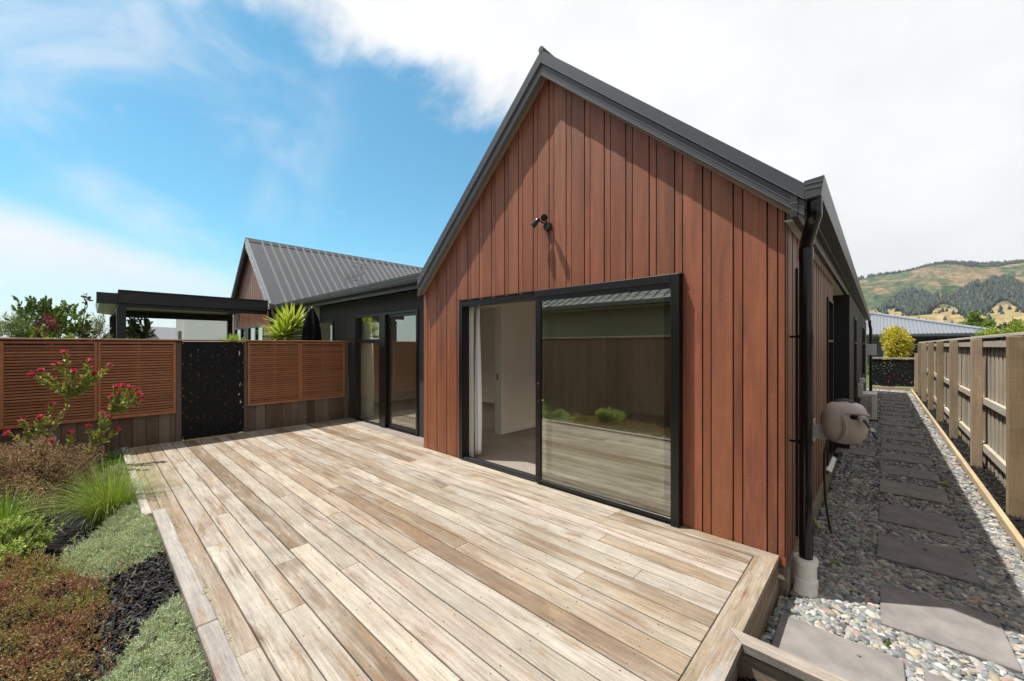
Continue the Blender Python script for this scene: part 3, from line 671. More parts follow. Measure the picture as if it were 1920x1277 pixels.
# ------------------------------------------------------------------ slatted screen with the laser cut panel
scr = thing('slatted_screen', (-8.38, 1.5, -.3), 'oiled timber slat screen with a black metal panel at the deck end', 'screen')
XF = -8.36
SL = [(.37, .152, .072), (.40, .170, .082), (.33, .132, .064)]
def slat_panel(y0, y1, z0=.46, z1=1.615):
    m = MB(); t = .032
    m.box(XF - .03, XF + .012, y0, y0 + t, z0, z1, vary(SL[1]), .003); m.box(XF - .03, XF + .012, y1 - t, y1, z0, z1, vary(SL[1]), .003)
    m.box(XF - .03, XF + .0118, y0 + t, y1 - t, z0, z0 + .045, vary(SL[1]), .003); m.box(XF - .03, XF + .0118, y0 + t, y1 - t, z1 - .035, z1, vary(SL[1]), .003)
    z = z0 + .055
    while z < z1 - .05:
        m.box(XF - .012, XF + .004, y0 + t, y1 - t, z, z + .028, vary(random.choice(SL), .08), .002); z += .0405
    ym = (y0 + y1) / 2; m.box(XF - .03, XF - .0125, ym - .015, ym + .015, z0 + .045, z1 - .035, vary(SL[1]))
    adopt(scr, m.build('slat_panel', 'lattice'))
for y0, y1 in ((-1.68, -.795), (-.79, .085), (.09, .962), (1.96, 2.838), (2.842, 3.725)): slat_panel(y0, y1)
m = MB(); y = -1.86
while y < 3.74:
    if 1.0 < y < 1.3 and m.v: adopt(scr, m.build('backing_boards', 'oldboard')); m = MB(); y = 1.955
    wd = random.choice((.142, .146, .15)); y2 = min(3.82, y + wd)
    m.box(-8.44, -8.392, y + .002, y2 - .002, -.42 if y < .4 else -.02, 1.6295, vary(random.choice([(.15, .105, .072), (.19, .135, .092), (.13, .088, .06), (.22, .175, .14)]), .12), .002)
    y = y2
adopt(scr, m.build('backing_boards', 'oldboard'))
m = MB(); m.box(-8.47, -8.455, -1.86, 1.0, -.4, 1.6, (.02, .015, .012)); adopt(scr, m.build('light_block_sheet', 'oldboard')); m = MB(); m.box(-8.47, -8.455, 1.93, 3.8, -.3, 1.6, (.02, .015, .012)); adopt(scr, m.build('light_block_sheet', 'oldboard'))  # near-black sheets added to stop light showing through the board gaps
m = MB(); y = 1.075
while y < 1.84: m.box(-8.475, -8.455, y, y + .092, -.02, 1.62, vary((.42, .20, .11), .5), .002); y += .096
adopt(scr, m.build('panel_backing', 'oldboard'))
for y0, y1 in ((.965, 1.035), (1.905, 1.957)):
    m = MB(); m.box(-8.44, -8.366, y0, y1, -.3, 1.62, vary((.13, .095, .07)), .004); adopt(scr, m.build('post', 'oldboard'))
m = MB(); m.box(-8.455, -8.325, -1.86, 3.835, 1.63, 1.655, (.34, .18, .115), .004); adopt(scr, m.build('capping_board', 'lattice'))
for z in (.30, 1.0, 1.53): m = MB(); m.box(-8.43, -8.39, 1.04, 1.90, z, z + .09, (.30, .15, .085)); adopt(scr, m.build('rail', 'oldboard'))

def cutout(name, w_, h_, holes, th, m, loc, axis):
    """sheet of metal w_ x h_ with real holes (lists of 2-D points), standing on loc; axis 'y' or 'x' is the way it runs"""
    cu = bpy.data.curves.new(name, 'CURVE'); cu.dimensions = '2D'; cu.fill_mode = 'BOTH'; cu.extrude = th / 2
    for pts in [[(0, 0), (w_, 0), (w_, h_), (0, h_)]] + holes:
        s_ = cu.splines.new('POLY'); s_.points.add(len(pts) - 1); s_.use_cyclic_u = True
        for p, q_ in zip(s_.points, pts): p.co = (q_[0], q_[1], 0, 1)
    ob = bpy.data.objects.new(name, cu); C.objects.link(ob); bpy.context.view_layer.update()
    me = bpy.data.meshes.new_from_object(ob.evaluated_get(bpy.context.evaluated_depsgraph_get())); bpy.data.objects.remove(ob)
    a_ = me.attributes.new('tint', 'FLOAT_COLOR', 'FACE'); a_.data.foreach_set('color', np.tile(np.array((.006, .0075, .010, .5), np.float32), len(me.polygons)))
    me.materials.clear(); me.materials.append(M[m])
    o = bpy.data.objects.new(name, me); C.objects.link(o)
    mt = Matrix(((0, 0, 1), (1, 0, 0), (0, 1, 0))) if axis == 'y' else Matrix(((1, 0, 0), (0, 0, -1), (0, 1, 0)))
    me.transform(mt.to_4x4()); me.transform(Matrix.Translation(loc)); return o
def frond_holes(w_, h_, step, size, seed, keep=.9):
    """sprays of leaf shaped slots that never touch one another"""
    rr = random.Random(seed); out = []; cells = []
    ny = int(h_ / step); nx = max(1, int(w_ / step)); 
    occ = []
    for j in range(ny):
        for i in range(nx):
            cx = (i + .5) * w_ / nx + rr.uniform(-.15, .15) * step; cy = (j + .5) * h_ / ny + rr.uniform(-.15, .15) * step
            a0 = rr.uniform(0, 6.28); nb = rr.choice((7, 8, 9)); span = rr.choice((6.28, 3.8, 4.6))
            for b_ in range(nb):
                a_ = a0 + span * b_ / nb; L = size * rr.uniform(.7, 1.25); r0 = size * .30; wd = min(size * .15, r0 * span / nb * .42)
                d = Vector((math.cos(a_), math.sin(a_))); n_ = Vector((-d.y, d.x)); c0 = Vector((cx, cy))
                bend = rr.uniform(-.15, .15) * size
                prof = [(0, .25), (.2, .8), (.45, 1.15), (.7, .95), (.9, .4), (1, .06)]
                mid = [c0 + d * (r0 + L * f) + n_ * bend * f * f for f, _ in prof]
                pts = [p + n_ * wd * g_ for p, (_, g_) in zip(mid, prof)] + [p - n_ * wd * g_ for p, (_, g_) in list(zip(mid, prof))[::-1]]
                if rr.random() > keep: continue
                if any(p.x < .02 or p.x > w_ - .02 or p.y < .02 or p.y > h_ - .02 for p in pts): continue
                if any((m_ - q_).length < wd * 1.6 + qw * 1.5 + .002 for m_ in mid for q_, qw in occ): continue
                occ += [(m_, wd) for m_ in mid]
                out.append([(p.x, p.y) for p in pts])
    return out
lp = cutout('laser_cut_panel', .868, 1.60, frond_holes(.868, 1.60, .165, .092, 5), .003, 'panel', (-8.372, 1.037, .012), 'y'); adopt(scr, lp); lp['label'] = 'black metal panel with cut leaf pattern'
for y in (1.055, 1.887):
    for z in (.05, .45, .85, 1.25, 1.59):
        sc_ = MB(); sc_.lathe([(.006, 0), (.005, .003)], (.6, .6, .6), (-8.3705, y, z), 8, Matrix.Rotation(R(90), 3, 'Y')); o = sc_.build('screw', 'metal', None); o.parent = lp

# ------------------------------------------------------------------ path: slabs, pebbles, edging, fence, gate
SLABS = [(.0, .585, 3.575, 4.185), (-.02, .575, 4.665, 5.29), (-.01, .585, 5.67, 6.32), (-.005, .60, 6.79, 7.43), (0, .60, 7.82, 8.36), (.005, .605, 8.80, 9.36), (.01, .605, 9.68, 10.21)]
y = 10.72
while y < 21.8: SLABS.append((.0 + random.uniform(-.01, .02), .60, y, y + .5)); y += .97
SLABS += [(-.49, .107, 2.62, 3.225), (.183, .78, 2.62, 3.213), (-.57, -.056, 8.83, 9.42)]
slab_mesh = MB(); slab_mesh.box(-.3, .3, -.3, .3, -.05, 0, (.222, .208, .203), .006)
slab0 = None
for i, (x0, x1, y0, y1) in enumerate(SLABS):
    cx, cy = (x0 + x1) / 2, (y0 + y1) / 2
    if slab0 is None: slab0 = o = slab_mesh.build('paving_slab', 'slab')
    else: o = slab0.copy(); C.objects.link(o)
    o.location = (cx, cy, -.278); o.scale = ((x1 - x0) / .6, (y1 - y0) / .6, 1); o.rotation_euler = (random.uniform(-.012, .012), random.uniform(-.012, .012), random.uniform(-.02, .02))
    nl = len(SLABS)
    if i == nl - 3: lab = 'sunlit paving slab beside the deck corner, half under the timber retaining edge'
    elif i == nl - 2: lab = 'paving slab at the bottom edge of the photo, right of the sunlit one'
    elif i == nl - 1: lab = 'grey paving slab against the house wall below the hose reel'
    elif i == 0: lab = 'nearest large slab of the pebble path, crossed by the shadow edge'
    elif i < 7: lab = ['', 'second', 'third', 'fourth', 'fifth', 'sixth', 'seventh'][i] + ' shaded grey slab of the stepping path counted from the deck'
    else: lab = 'narrow looking grey slab in the far half of the stepping path'
    put(o, lab, 'paving slab', 'stepping slabs in the pebble path')
def inslab(x, y, e=.004):
    r_ = np.zeros(len(x), bool)
    for (x0, x1, y0, y1) in SLABS: r_ |= (x > x0 - e) & (x < x1 + e) & (y > y0 - e) & (y < y1 + e)
    return r_
bm = bmesh.new(); bmesh.ops.create_icosphere(bm, subdivisions=2, radius=1); ico2 = (np.array([v.co[:] for v in bm.verts]), np.array([[v.index for v in f.verts] for f in bm.faces])); bm.free()
bm = bmesh.new(); bmesh.ops.create_icosphere(bm, subdivisions=1, radius=1); ico1 = (np.array([v.co[:] for v in bm.verts]), np.array([[v.index for v in f.verts] for f in bm.faces])); bm.free()
PEB = [(.19, .195, .20), (.26, .265, .265), (.14, .15, .158), (.31, .31, .305), (.23, .25, .24), (.38, .375, .36), (.33, .285, .23), (.29, .225, .18), (.175, .19, .20), (.44, .43, .41), (.25, .265, .235), (.12, .13, .14)]
def pebbles(y0, y1, sp, size, tpl, name, layers=(0., .6)):
    L = []
    for li, off in enumerate(layers):
        gx, gy = np.meshgrid(np.arange(-.52, .915, sp), np.arange(y0, y1, sp)); x = gx.ravel() + rng.uniform(-.48, .48, gx.size) * sp; y = gy.ravel() + rng.uniform(-.48, .48, gx.size) * sp
        kp = ~inslab(x, y, size * .35) & (x < .905) & ((x - px) ** 2 + (y - 3.68) ** 2 > .085 ** 2) & ~((x < -.47) & (y > 3.5))
        x, y = x[kp], y[kp]; L.append(np.stack([x, y, ZG + off * size * .55 + rng.uniform(-.003, .004, len(x))], 1))
    P = np.vstack(L); n = len(P)
    s_ = size * rng.lognormal(0, .28, n); sc3 = np.stack([s_ * rng.uniform(.75, 1.1, n), s_ * rng.uniform(.5, .85, n), s_ * rng.uniform(.28, .5, n)], 1)
    d = np.stack([rng.normal(0, .3, n), rng.normal(0, .3, n), np.ones(n)], 1)
    return put(scatter(name, tpl[0], tpl[1], P, rot_mats(d, rng.uniform(0, 6.28, n), sc3), palette(n, PEB, .2), 'stone', smooth=True), 'loose grey river pebbles covering the side path', 'pebbles', kind='stuff')
def strays(n):
    x = rng.uniform(-.45, .75, n); y = 2.7 + 10 * rng.random(n) ** 1.6; kp = inslab(x, y, -.02); x, y = x[kp], y[kp]; n = len(x); s_ = rng.uniform(.006, .019, n)
    put(scatter('stray_pebbles', ico1[0], ico1[1], np.stack([x, y, np.full(n, -.276) + s_ * .3], 1), rot_mats(np.tile((0, 0, 1.), (n, 1)), rng.uniform(0, 6, n), np.stack([s_, s_ * .7, s_ * .4], 1)), palette(n, PEB, .2), 'stone', smooth=True), 'few small pebbles kicked up onto the paving slabs', 'pebbles', kind='stuff')
strays(70)
pa = pebbles(2.38, 6.2, .031, .0235, ico2, 'pebbles', (0., .5, .9))
pb = pebbles(6.2, 12.5, .042, .030, ico1, 'pebbles')
pc = pebbles(12.5, 22.9, .055, .038, ico1, 'pebbles', (.3,))
pa['label'] = 'loose grey river pebbles around the near slabs'; pb['label'] = 'loose grey river pebbles around the middle slabs'; pc['label'] = 'loose grey river pebbles at the far end of the path'

te = thing('path_edging', (.95, 12, -.3), 'long pale pine edging board between pebbles and paling fence', 'edging')
m = MB()
for a_, b_ in ((2.36, 5.60), (5.605, 9.9), (9.905, 14.2), (14.205, 18.6), (18.605, 22.9)): m.box(.918, .965, a_, b_, -.40, -.215 + random.uniform(-.003, .003), vary((.46, .375, .24), .06), .004)
adopt(te, m.build('board', 'pine_y'))
PINE = [(.33, .245, .155), (.30, .22, .135), (.37, .285, .19), (.31, .245, .17)]
GREY = [(.36, .33, .28), (.40, .365, .31), (.33, .29, .235), (.42, .37, .29)]
fe = thing('paling_fence', (1.2, 12, -.3), 'tall treated pine paling fence along the right of the pebble path', 'fence')
PY = [4.5, 6.90, 9.29, 11.85, 14.33, 16.75, 19.15, 21.1]
for i, y in enumerate(PY):
    m = MB(); m.box(1.03, 1.145, y, y + .105, -.45, 1.655 + (.0 if i else 0), vary(PINE[i % 4], .1), .005); adopt(fe, m.build('post', 'pine'))
m = MB(); 
for a_, b_ in zip([2.0] + [q + .052 for q in PY], [q + .052 for q in PY] + [22.6]):
    for z0, z1 in ((-.06, .05), (.66, .76), (1.53, 1.625)): m = MB(); m.box(1.148, 1.195, a_ + .001, b_ - .001, z0, z1, vary((.46, .42, .36), .1), .004); adopt(fe, m.build('rail', 'pine_y'))
m = MB(); y = 2.0; i = 0
while y < 22.6:
    wd = .145; off = .0 if i % 2 == 0 else .016
    m.box(1.198 + off, 1.213 + off, y, y + wd, -.38, 1.66 - random.uniform(0, .008), vary(random.choice(GREY), .12), .002); y += wd - .012; i += 1
adopt(fe, m.build('palings', 'pine'))
m = MB(); m.box(1.13, 1.27, 2.0, 12.0, 1.662, 1.70, (.50, .47, .42), .005); m.box(1.13, 1.27, 12.002, 22.6, 1.662, 1.70, (.50, .47, .42), .005); adopt(fe, m.build('capping_board', 'pine_y'))
ga = thing('garden_gate', (.5, 23, -.3), 'low black leaf pattern metal panel with timber rails closing the path', 'gate')
lp = cutout('metal_panel', 1.32, 1.10, frond_holes(1.32, 1.10, .22, .12, 11, 1.), .004, 'panel', (-.30, 23.02, -.13), 'x'); adopt(ga, lp)
m = MB(); m.box(-.32, 1.04, 22.98, 23.10, 1.0, 1.06, (.40, .35, .27), .004); adopt(ga, m.build('rail', 'pine'))
m = MB(); m.box(-.32, 1.14, 22.95, 23.0, -.33, -.17, (.40, .32, .20), .004); adopt(ga, m.build('rail', 'pine'))
for x, z in ((1.03, 1.25),):
    m = MB(); m.box(x, x + .11, 22.9, 23.0, -.45, z, vary(PINE[0]), .004); adopt(ga, m.build('post', 'pine'))

# hose reel
hr = thing('hose_reel', (-.5, 5.15, .7), 'dusty beige wall mounted garden hose reel on a white bracket', 'hose reel')
TAUPE = (.56, .50, .45)
def sblob(mb, c, r_, e, tint, n=28, mod=None):
    P = []
    sg = lambda v, p: math.copysign(abs(v) ** p, v)
    for i in range(1, n):
        th = -math.pi / 2 + math.pi * i / n
        for j in range(2 * n):
            ph = math.pi * j / n
            p = Vector((sg(math.cos(th), e) * sg(math.cos(ph), e), sg(math.cos(th), e) * sg(math.sin(ph), e), sg(math.sin(th), e)))
            if mod: p = mod(p)
            P.append((c[0] + p.x * r_[0], c[1] + p.y * r_[1], c[2] + p.z * r_[2]))
    w2 = 2 * n
    F = [[i * w2 + j, i * w2 + (j + 1) % w2, (i + 1) * w2 + (j + 1) % w2, (i + 1) * w2 + j] for i in range(n - 2) for j in range(w2)] + [list(range(w2))[::-1], list(range((n - 2) * w2, (n - 1) * w2))]
    mb.poly(P, F, tint)
def reel_mod(p):
    q_ = p.copy()
    if q_.z < 0: q_.x *= 1 - .22 * q_.z * q_.z; q_.y *= 1 - .25 * q_.z * q_.z
    if q_.z > .6: q_.x *= 1.0
    return q_
m = MB(); sblob(m, (-.255, 5.10, .79), (.175, .19, .205), .62, TAUPE, 28, reel_mod); body = m.build('drum_housing', 'plastic', None, True); adopt(hr, body)
def sub(par, root, mb, name, mt, sm=True):
    o = mb.build(name, mt, None, sm); o.parent = par; return o
m = MB(); sblob(m, (-.145, 4.925, .875), (.066, .02, .022), .5, (.004, .004, .004), 12); sub(body, hr, m, 'hose_slot', 'plastic')
m = MB(); m.tube([(-.24, 4.925, .91), (-.13, 4.905, .915), (-.07, 4.915, .905)], [.012, .018, .012], TAUPE, 10); sub(body, hr, m, 'slot_lip', 'plastic')
Ry = Matrix.Rotation(R(-72), 3, 'Y') @ Matrix.Identity(3)
rx = Vector((0, 0, 1)).rotation_difference(Vector((-.75, -.66, -.02)).normalized()).to_matrix()
m = MB(); m.lathe([(.165, -.02), (.168, .0), (.150, .012), (.135, .004), (.05, .006), (.045, .02), (.0, .022)], (.47, .41, .37), (-.345, 5.01, .775), 28, rx); sub(body, hr, m, 'side_disc', 'plastic')
m = MB(); m.tube([(-.33, 5.08, .98), (-.31, 5.08, 1.005), (-.255, 5.08, 1.02), (-.20, 5.08, 1.005), (-.185, 5.08, .98)], .014, (.13, .13, .135), 10); sub(body, hr, m, 'carry_handle', 'plastic')
m = MB(); m.box(-.508, -.495, 5.02, 5.22, .56, .79, (.62, .61, .59), .004); m.box(-.495, -.36, 5.08, 5.13, .60, .74, (.62, .61, .59), .006); adopt(hr, m.build('wall_bracket', 'plastic'))
m = MB(); m.tube([(-.125, 4.92, .875), (-.105, 4.87, .862)], .034, (.62, .62, .60), 14); m.tube([(-.105, 4.87, .862), (-.06, 4.80, .80)], .014, (.10, .11, .13), 10); m.tube([(-.06, 4.80, .80), (-.045, 4.775, .775)], .018, (.6, .6, .58), 10); m.tube([(-.045, 4.775, .775), (-.02, 4.735, .735)], .013, (.05, .07, .09), 10); adopt(hr, m.build('nozzle', 'plastic', None, True))
m = MB(); m.tube([(-.38, 5.0, .62), (-.40, 4.95, .5), (-.40, 4.92, .3), (-.395, 4.9, .12), (-.375, 4.86, -.05), (-.35, 4.80, -.16), (-.335, 4.74, -.20)], .010, (.012, .012, .013), 10); adopt(hr, m.build('hose', 'plastic', None, True))
tp = thing('garden_tap', (-.5, 4.62, -.1), 'small green and brass hose connector low on the side wall', 'tap')
m = MB(); m.tube([(-.51, 4.62, -.06), (-.45, 4.60, -.06), (-.43, 4.58, -.09)], .014, (.35, .25, .08), 10); adopt(tp, m.build('spout', 'metal', None, True))
m = MB(); m.tube([(-.435, 4.585, -.085), (-.405, 4.555, -.12)], .021, (.30, .34, .12), 12); adopt(tp, m.build('hose_connector', 'plastic', None, True))
# heat pump and wall boxes
hp = thing('heat_pump', (-.2, 13.4, -.3), 'white outdoor heat pump unit with side grille by charcoal wall', 'heat pump')
CR = (.82, .80, .73)
m = MB(); m.box(-.365, -.06, 13.0, 13.82, -.25, .35, CR, .012); body = m.build('casing', 'plastic'); adopt(hp, body)
m = MB(); m.box(-.35, -.145, 12.992, 12.9985, -.20, .31, (.06, .058, .055))
for i in range(20): m.box(-.35, -.145, 12.984, 12.9915, -.195 + i * .0252, -.183 + i * .0252, CR)
m.box(-.255, -.245, 12.982, 12.9839, -.2, .31, CR); sub(body, hp, m, 'grille', 'plastic', False)
m = MB(); m.box(-.375, -.05, 12.985, 13.83, .351, .372, (.70, .67, .60), .006); sub(body, hp, m, 'lid', 'plastic', False)
for y in (13.1, 13.65):
    m = MB(); m.box(-.37, -.04, y, y + .08, -.33, -.251, (.1, .1, .1)); adopt(hp, m.build('foot', 'plastic'))
def wallbox(name, lab, cat, x0, x1, y0, y1, z0, z1, grp=None):
    t = thing(name, (x0, y0, z0), lab, cat, grp)
    m = MB(); m.box(x0, x1 - .015, y0, y1, z0, z1, (.62, .61, .58), .008); b_ = m.build('box_body', 'plastic'); adopt(t, b_)
    m = MB(); m.box(x1 - .0145, x1, y0 + .01, y1 - .01, z0 + .012, z1 - .012, (.68, .67, .64), .006); adopt(t, m.build('cover', 'plastic'))
    return t
wallbox('meter_box', 'pale grey meter box high on the charcoal wall near the far downpipe', 'meter box', -.399, -.10, 20.0, 20.35, 1.20, 1.62)
wallbox('junction_box', 'small pale box under the slit window above the heat pump', 'wall box', -.399, -.28, 13.7, 14.0, .58, .70)
wallbox('cable_cover', 'white cable cover on the wall just above the heat pump', 'wall box', -.399, -.30, 12.75, 12.95, .30, .62)

# ------------------------------------------------------------------ plants
# leaf shapes, tip along +Z, length 1
def leafshape(wd, fold=.25, curl=.15, seg=3):
    V = []; 
    for i in range(seg + 1):
        f = i / seg; w_ = wd * math.sin(math.pi * min(1, .12 + f * .88)) ** .8 if i < seg else .0
        yb = -curl * f * f
        V += [(-w_, yb + fold * w_, f), (0, yb, f), (w_, yb + fold * w_, f)]
    F = []
    for i in range(seg):
        a = i * 3; F += [(a, a + 1, a + 4, a + 3), (a + 1, a + 2, a + 5, a + 4)]
    return np.array(V), np.array(F)
OV = leafshape(.26, .3, .15, 3); NARROW = leafshape(.11, .3, .12, 3); ROUND = leafshape(.42, .2, .1, 2); BLADE = leafshape(.05, .3, .3, 5)
def sprig(leafs, n, L, ls, spread=1.0):
    """a short shoot carrying n leaves, as one template of quads"""
    Vs, Fs = [], []; b = 0
    for i in range(n):
        f = (i + .5) / n; a = i * 2.4; tilt = tt(1.25, .35, f) * spread
        d = np.array([math.cos(a) * math.sin(tilt), math.sin(a) * math.sin(tilt), math.cos(tilt)])
        Mx = rot_mats(d[None], np.array([a + 1.2]), np.array([[ls, ls, ls * tt(1, .7, f)]]))[0]
        Vs.append(leafs[0] @ Mx.T + np.array([0, 0, f * L])); Fs.append(leafs[1] + b); b += len(leafs[0])
    return np.vstack(Vs), np.vstack(Fs)
def unit(n, up=0.):
    d = rng.normal(size=(n, 3)); d[:, 2] += up; return d / np.linalg.norm(d, axis=1, keepdims=True)
def shrub(name, base, c, r3, n, tpl, size, cols, label, cat='shrub', stems=10, group=None, up=.6, stemcol=(.10, .07, .05), clump=9, shell=.45, stem_r=.006, mat='leaf'):
    """crown of leaf shoots in clumps around c (radii r3) on branching stems that rise from base"""
    t = thing(name, base, label, cat, group)
    c = np.array(c); r3 = np.array(r3)
    cen = unit(clump) * (rng.uniform(.35, .85, (clump, 1)))
    idx = rng.integers(0, clump, n); cr = rng.uniform(.28, .5, clump)
    p = cen[idx] + unit(n) * (rng.random((n, 1)) ** shell) * cr[idx][:, None]
    P = c + p * r3; d = p * .9 + unit(n) * .55; d[:, 2] += up
    P[:, 2] = np.maximum(P[:, 2], base[2] + .01)
    sz = size * rng.uniform(.65, 1.25, n)
    o = scatter('crown', tpl[0], tpl[1], P, rot_mats(d, rng.uniform(0, 6.28, n), np.stack([sz] * 3, 1)), palette(n, cols, .22) * np.hstack([np.repeat((rng.uniform(.75, 1.2, clump))[idx][:, None], 3, 1), np.ones((n, 1))]), mat)
    adopt(t, o)
    m = MB()
    for i in range(stems):
        e = c + (cen[i % clump] + unit(1)[0] * .2) * r3; b_ = np.array(base) + np.array([rng.normal(0, .03), rng.normal(0, .03), 0]); md = (b_ + e) / 2 + rng.normal(0, .06, 3) * r3; md[2] = tt(b_[2], e[2], .55)
        m.tube([b_, md, e], [stem_r * 1.3, stem_r, stem_r * .4], stemcol, 5, False)
    adopt(t, m.build('stem', 'twig')); return t
def tuft(name, base, n, L, cols, label, lean=.75, wd=.09, r0=.10):
    t = thing(name, base, label, 'grass tuft', 'green grass tufts in the bed')
    a = rng.uniform(0, 6.28, n); rad = r0 * np.sqrt(rng.random(n)); ln = L * rng.uniform(.55, 1.1, n); th = lean * rng.uniform(.05, 1.25, n)
    V = []; F = []; tint = []; seg = 6
    m = MB()
    for i in range(n):
        d = np.array([math.cos(a[i]), math.sin(a[i])]); p = np.array([base[0] + d[0] * rad[i], base[1] + d[1] * rad[i], base[2]]); an = th[i] * .35; w_ = .0024 * rng.uniform(.7, 1.3); sd = np.array([-d[1], d[0], 0]) * w_
        P = []
        for s_ in range(seg + 1):
            f = s_ / seg; ww = (1 - f * .85); P += [tuple(p - sd * ww), tuple(p + sd * ww)]
            p = p + np.array([d[0] * math.sin(an), d[1] * math.sin(an), math.cos(an)]) * ln[i] / seg; an += th[i] * .28
        c = cols[rng.integers(0, len(cols))]; m.poly(P, [(2 * s_, 2 * s_ + 1, 2 * s_ + 3, 2 * s_ + 2) for s_ in range(seg)], vary(c, .2))
    adopt(t, m.build('blades', 'leaf', None, False, False)); return t
from math import sin, cos
def inpoly(x, y, poly):
    r_ = np.zeros(len(x), bool); j = len(poly) - 1
    for i in range(len(poly)):
        (xi, yi), (xj, yj) = poly[i], poly[j]
        r_ ^= ((yi > y) != (yj > y)) & (x < (xj - xi) * (y - yi) / (yj - yi + 1e-12) + xi); j = i
    return r_
def mat_plant(name, poly, n, tpl, size, cols, h, label, base=ZB, stuff=False, rag=.35, colnoise=None, up=1.2):
    """low mat: shoots over a bumpy cushion inside a ground outline"""
    xs = [p[0] for p in poly]; ys = [p[1] for p in poly]; cx, cy = sum(xs) / len(xs), sum(ys) / len(ys)
    x = rng.uniform(min(xs) - .1, max(xs) + .1, n * 4); y = rng.uniform(min(ys) - .1, max(ys) + .1, n * 4)
    ja = rng.exponential(.035, len(x)) * rng.choice([-1, 1], len(x)); jb = rng.exponential(.035, len(x)) * rng.choice([-1, 1], len(x)); jx = x + ja; jy = y + jb; kp = inpoly(jx, jy, poly); x, y = x[kp][:n], y[kp][:n]; n = len(x)
    ed = np.full(n, 9.)
    for (a_, b_), (c_, d_) in zip(poly, poly[1:] + poly[:1]):
        L2 = (c_ - a_) ** 2 + (d_ - b_) ** 2; tt_ = np.clip(((x - a_) * (c_ - a_) + (y - b_) * (d_ - b_)) / L2, 0, 1); ed = np.minimum(ed, np.hypot(x - a_ - tt_ * (c_ - a_), y - b_ - tt_ * (d_ - b_)))
    nz = np.array([mnoise.noise((a_ * 5, b_ * 5, 1.3)) + .6 * mnoise.noise((a_ * 13, b_ * 13, 7.)) for a_, b_ in zip(x, y)])
    top = h * (.55 + .55 * nz) * np.clip(ed / .09, .10, 1) ** .6 + h * .25
    z = base + top * (rng.random(n) ** rag) + (bed_rise(y) if base == ZB else 0)
    d = np.stack([rng.normal(0, .55, n), rng.normal(0, .55, n), np.full(n, up) * rng.uniform(.5, 1, n)], 1)
    sz = size * rng.uniform(.65, 1.3, n); tints = palette(n, cols, .2)
    if colnoise is not None:
        f = np.clip(np.array([mnoise.noise((a_ * 3.2, b_ * 3.2, 4.)) for a_, b_ in zip(x, y)]) * 1.6 + .35 + rng.normal(0, .22, n), 0, 1)[:, None]; tints[:, :3] = tints[:, :3] * (1 - f) + palette(n, colnoise, .2)[:, :3] * f
    t = thing(name, (cx, cy, base), label, 'ground cover')
    adopt(t, scatter('foliage', tpl[0], tpl[1], np.stack([x, y, z], 1), rot_mats(d, rng.uniform(0, 6.28, n), np.stack([sz] * 3, 1)), tints, 'leaf'))
    m = MB()
    for i in range(max(120, min(300, n // 20))):
        e = np.array([x[i], y[i], z[i]]); b_ = e + np.array([rng.normal(0, .07), rng.normal(0, .07), 0]); b_[2] = base + float(bed_rise(b_[1])); m.tube([b_, (b_ + e) / 2 + rng.normal(0, .012, 3), e], [.003, .0025, .0015], (.13, .07, .05), 4, False)
    so_ = m.build('stem', 'twig'); so_['kind'] = 'stuff'; adopt(t, so_); return t
SP_FINE = sprig(NARROW, 9, .9, .42); SP_OV = sprig(OV, 8, .9, .45); SP_ROUND = sprig(ROUND, 7, .9, .30)
BT0 = [(.16, .25, .06), (.20, .29, .08), (.13, .20, .05)]
GREYG = [(.38, .46, .31), (.45, .52, .37), (.31, .40, .26), (.50, .55, .43)]
LIME = [(.33, .43, .14), (.40, .49, .19), (.26, .35, .10)]
BRONZE = [(.34, .215, .155), (.27, .18, .11), (.42, .29, .21), (.22, .20, .09), (.38, .235, .185)]
RUST = [(.28, .135, .09), (.33, .18, .115), (.24, .11, .08), (.30, .22, .12)]
OLIVE = [(.21, .22, .06), (.27, .26, .085), (.17, .18, .05), (.34, .27, .11)]
# silvery mats along the deck edge
mat_plant('silver_ground_cover', [(-5.35, .06), (-4.75, -.20), (-4.25, .12), (-4.08, .36), (-4.35, .43), (-5.05, .40), (-5.45, .36), (-5.5, .1)], 6000, SP_FINE, .040, GREYG, .14, 'grey green mat of small leaves below the big grass tuft, at deck edge')
mat_plant('silver_ground_cover', [(-3.22, .30), (-2.95, .05), (-2.35, -.05), (-2.2, .38), (-2.8, .41), (-3.12, .42)], 3600, SP_FINE, .040, GREYG, .14, 'grey green sprawling plant in the bottom corner beside the deck edging')
mat_plant('silver_ground_cover', [(-7.55, -.02), (-6.9, -.05), (-6.2, .02), (-5.85, .22), (-5.9, .32), (-7.55, .32)], 3000, SP_FINE, .05, [(.38, .43, .25), (.43, .48, .31), (.32, .39, .22)], .14, 'pale grey green mat behind the big grass tuft')
mat_plant('silver_ground_cover', [(-8.3, .0), (-7.95, -.1), (-7.95, .31), (-8.3, .31)], 900, SP_FINE, .055, [(.28, .37, .26), (.34, .42, .30)], .2, 'grey green cushion at the foot of the dark screen boards')
mat_plant('green_ground_cover', [(-8.0, -.08), (-7.5, -.08), (-7.45, .31), (-8.0, .31)], 1300, SP_ROUND, .05, [(.09, .20, .035), (.12, .26, .05), (.07, .16, .03)], .18, 'bright green leafy patch between the two grey green mats')
# rust coloured carpet in the near corner
mat_plant('bronze_ground_cover', [(-5.45, -.75), (-5.0, -.25), (-4.55, -.08), (-4.2, .04), (-3.75, .10), (-3.4, .0), (-3.05, .02), (-2.75, -.12), (-2.6, -.9), (-4.2, -1.5), (-5.4, -1.2)], 19000, SP_ROUND, .033, RUST, .19, 'wide rusty brown carpet of tiny leaves in the near corner of the bed', colnoise=OLIVE)
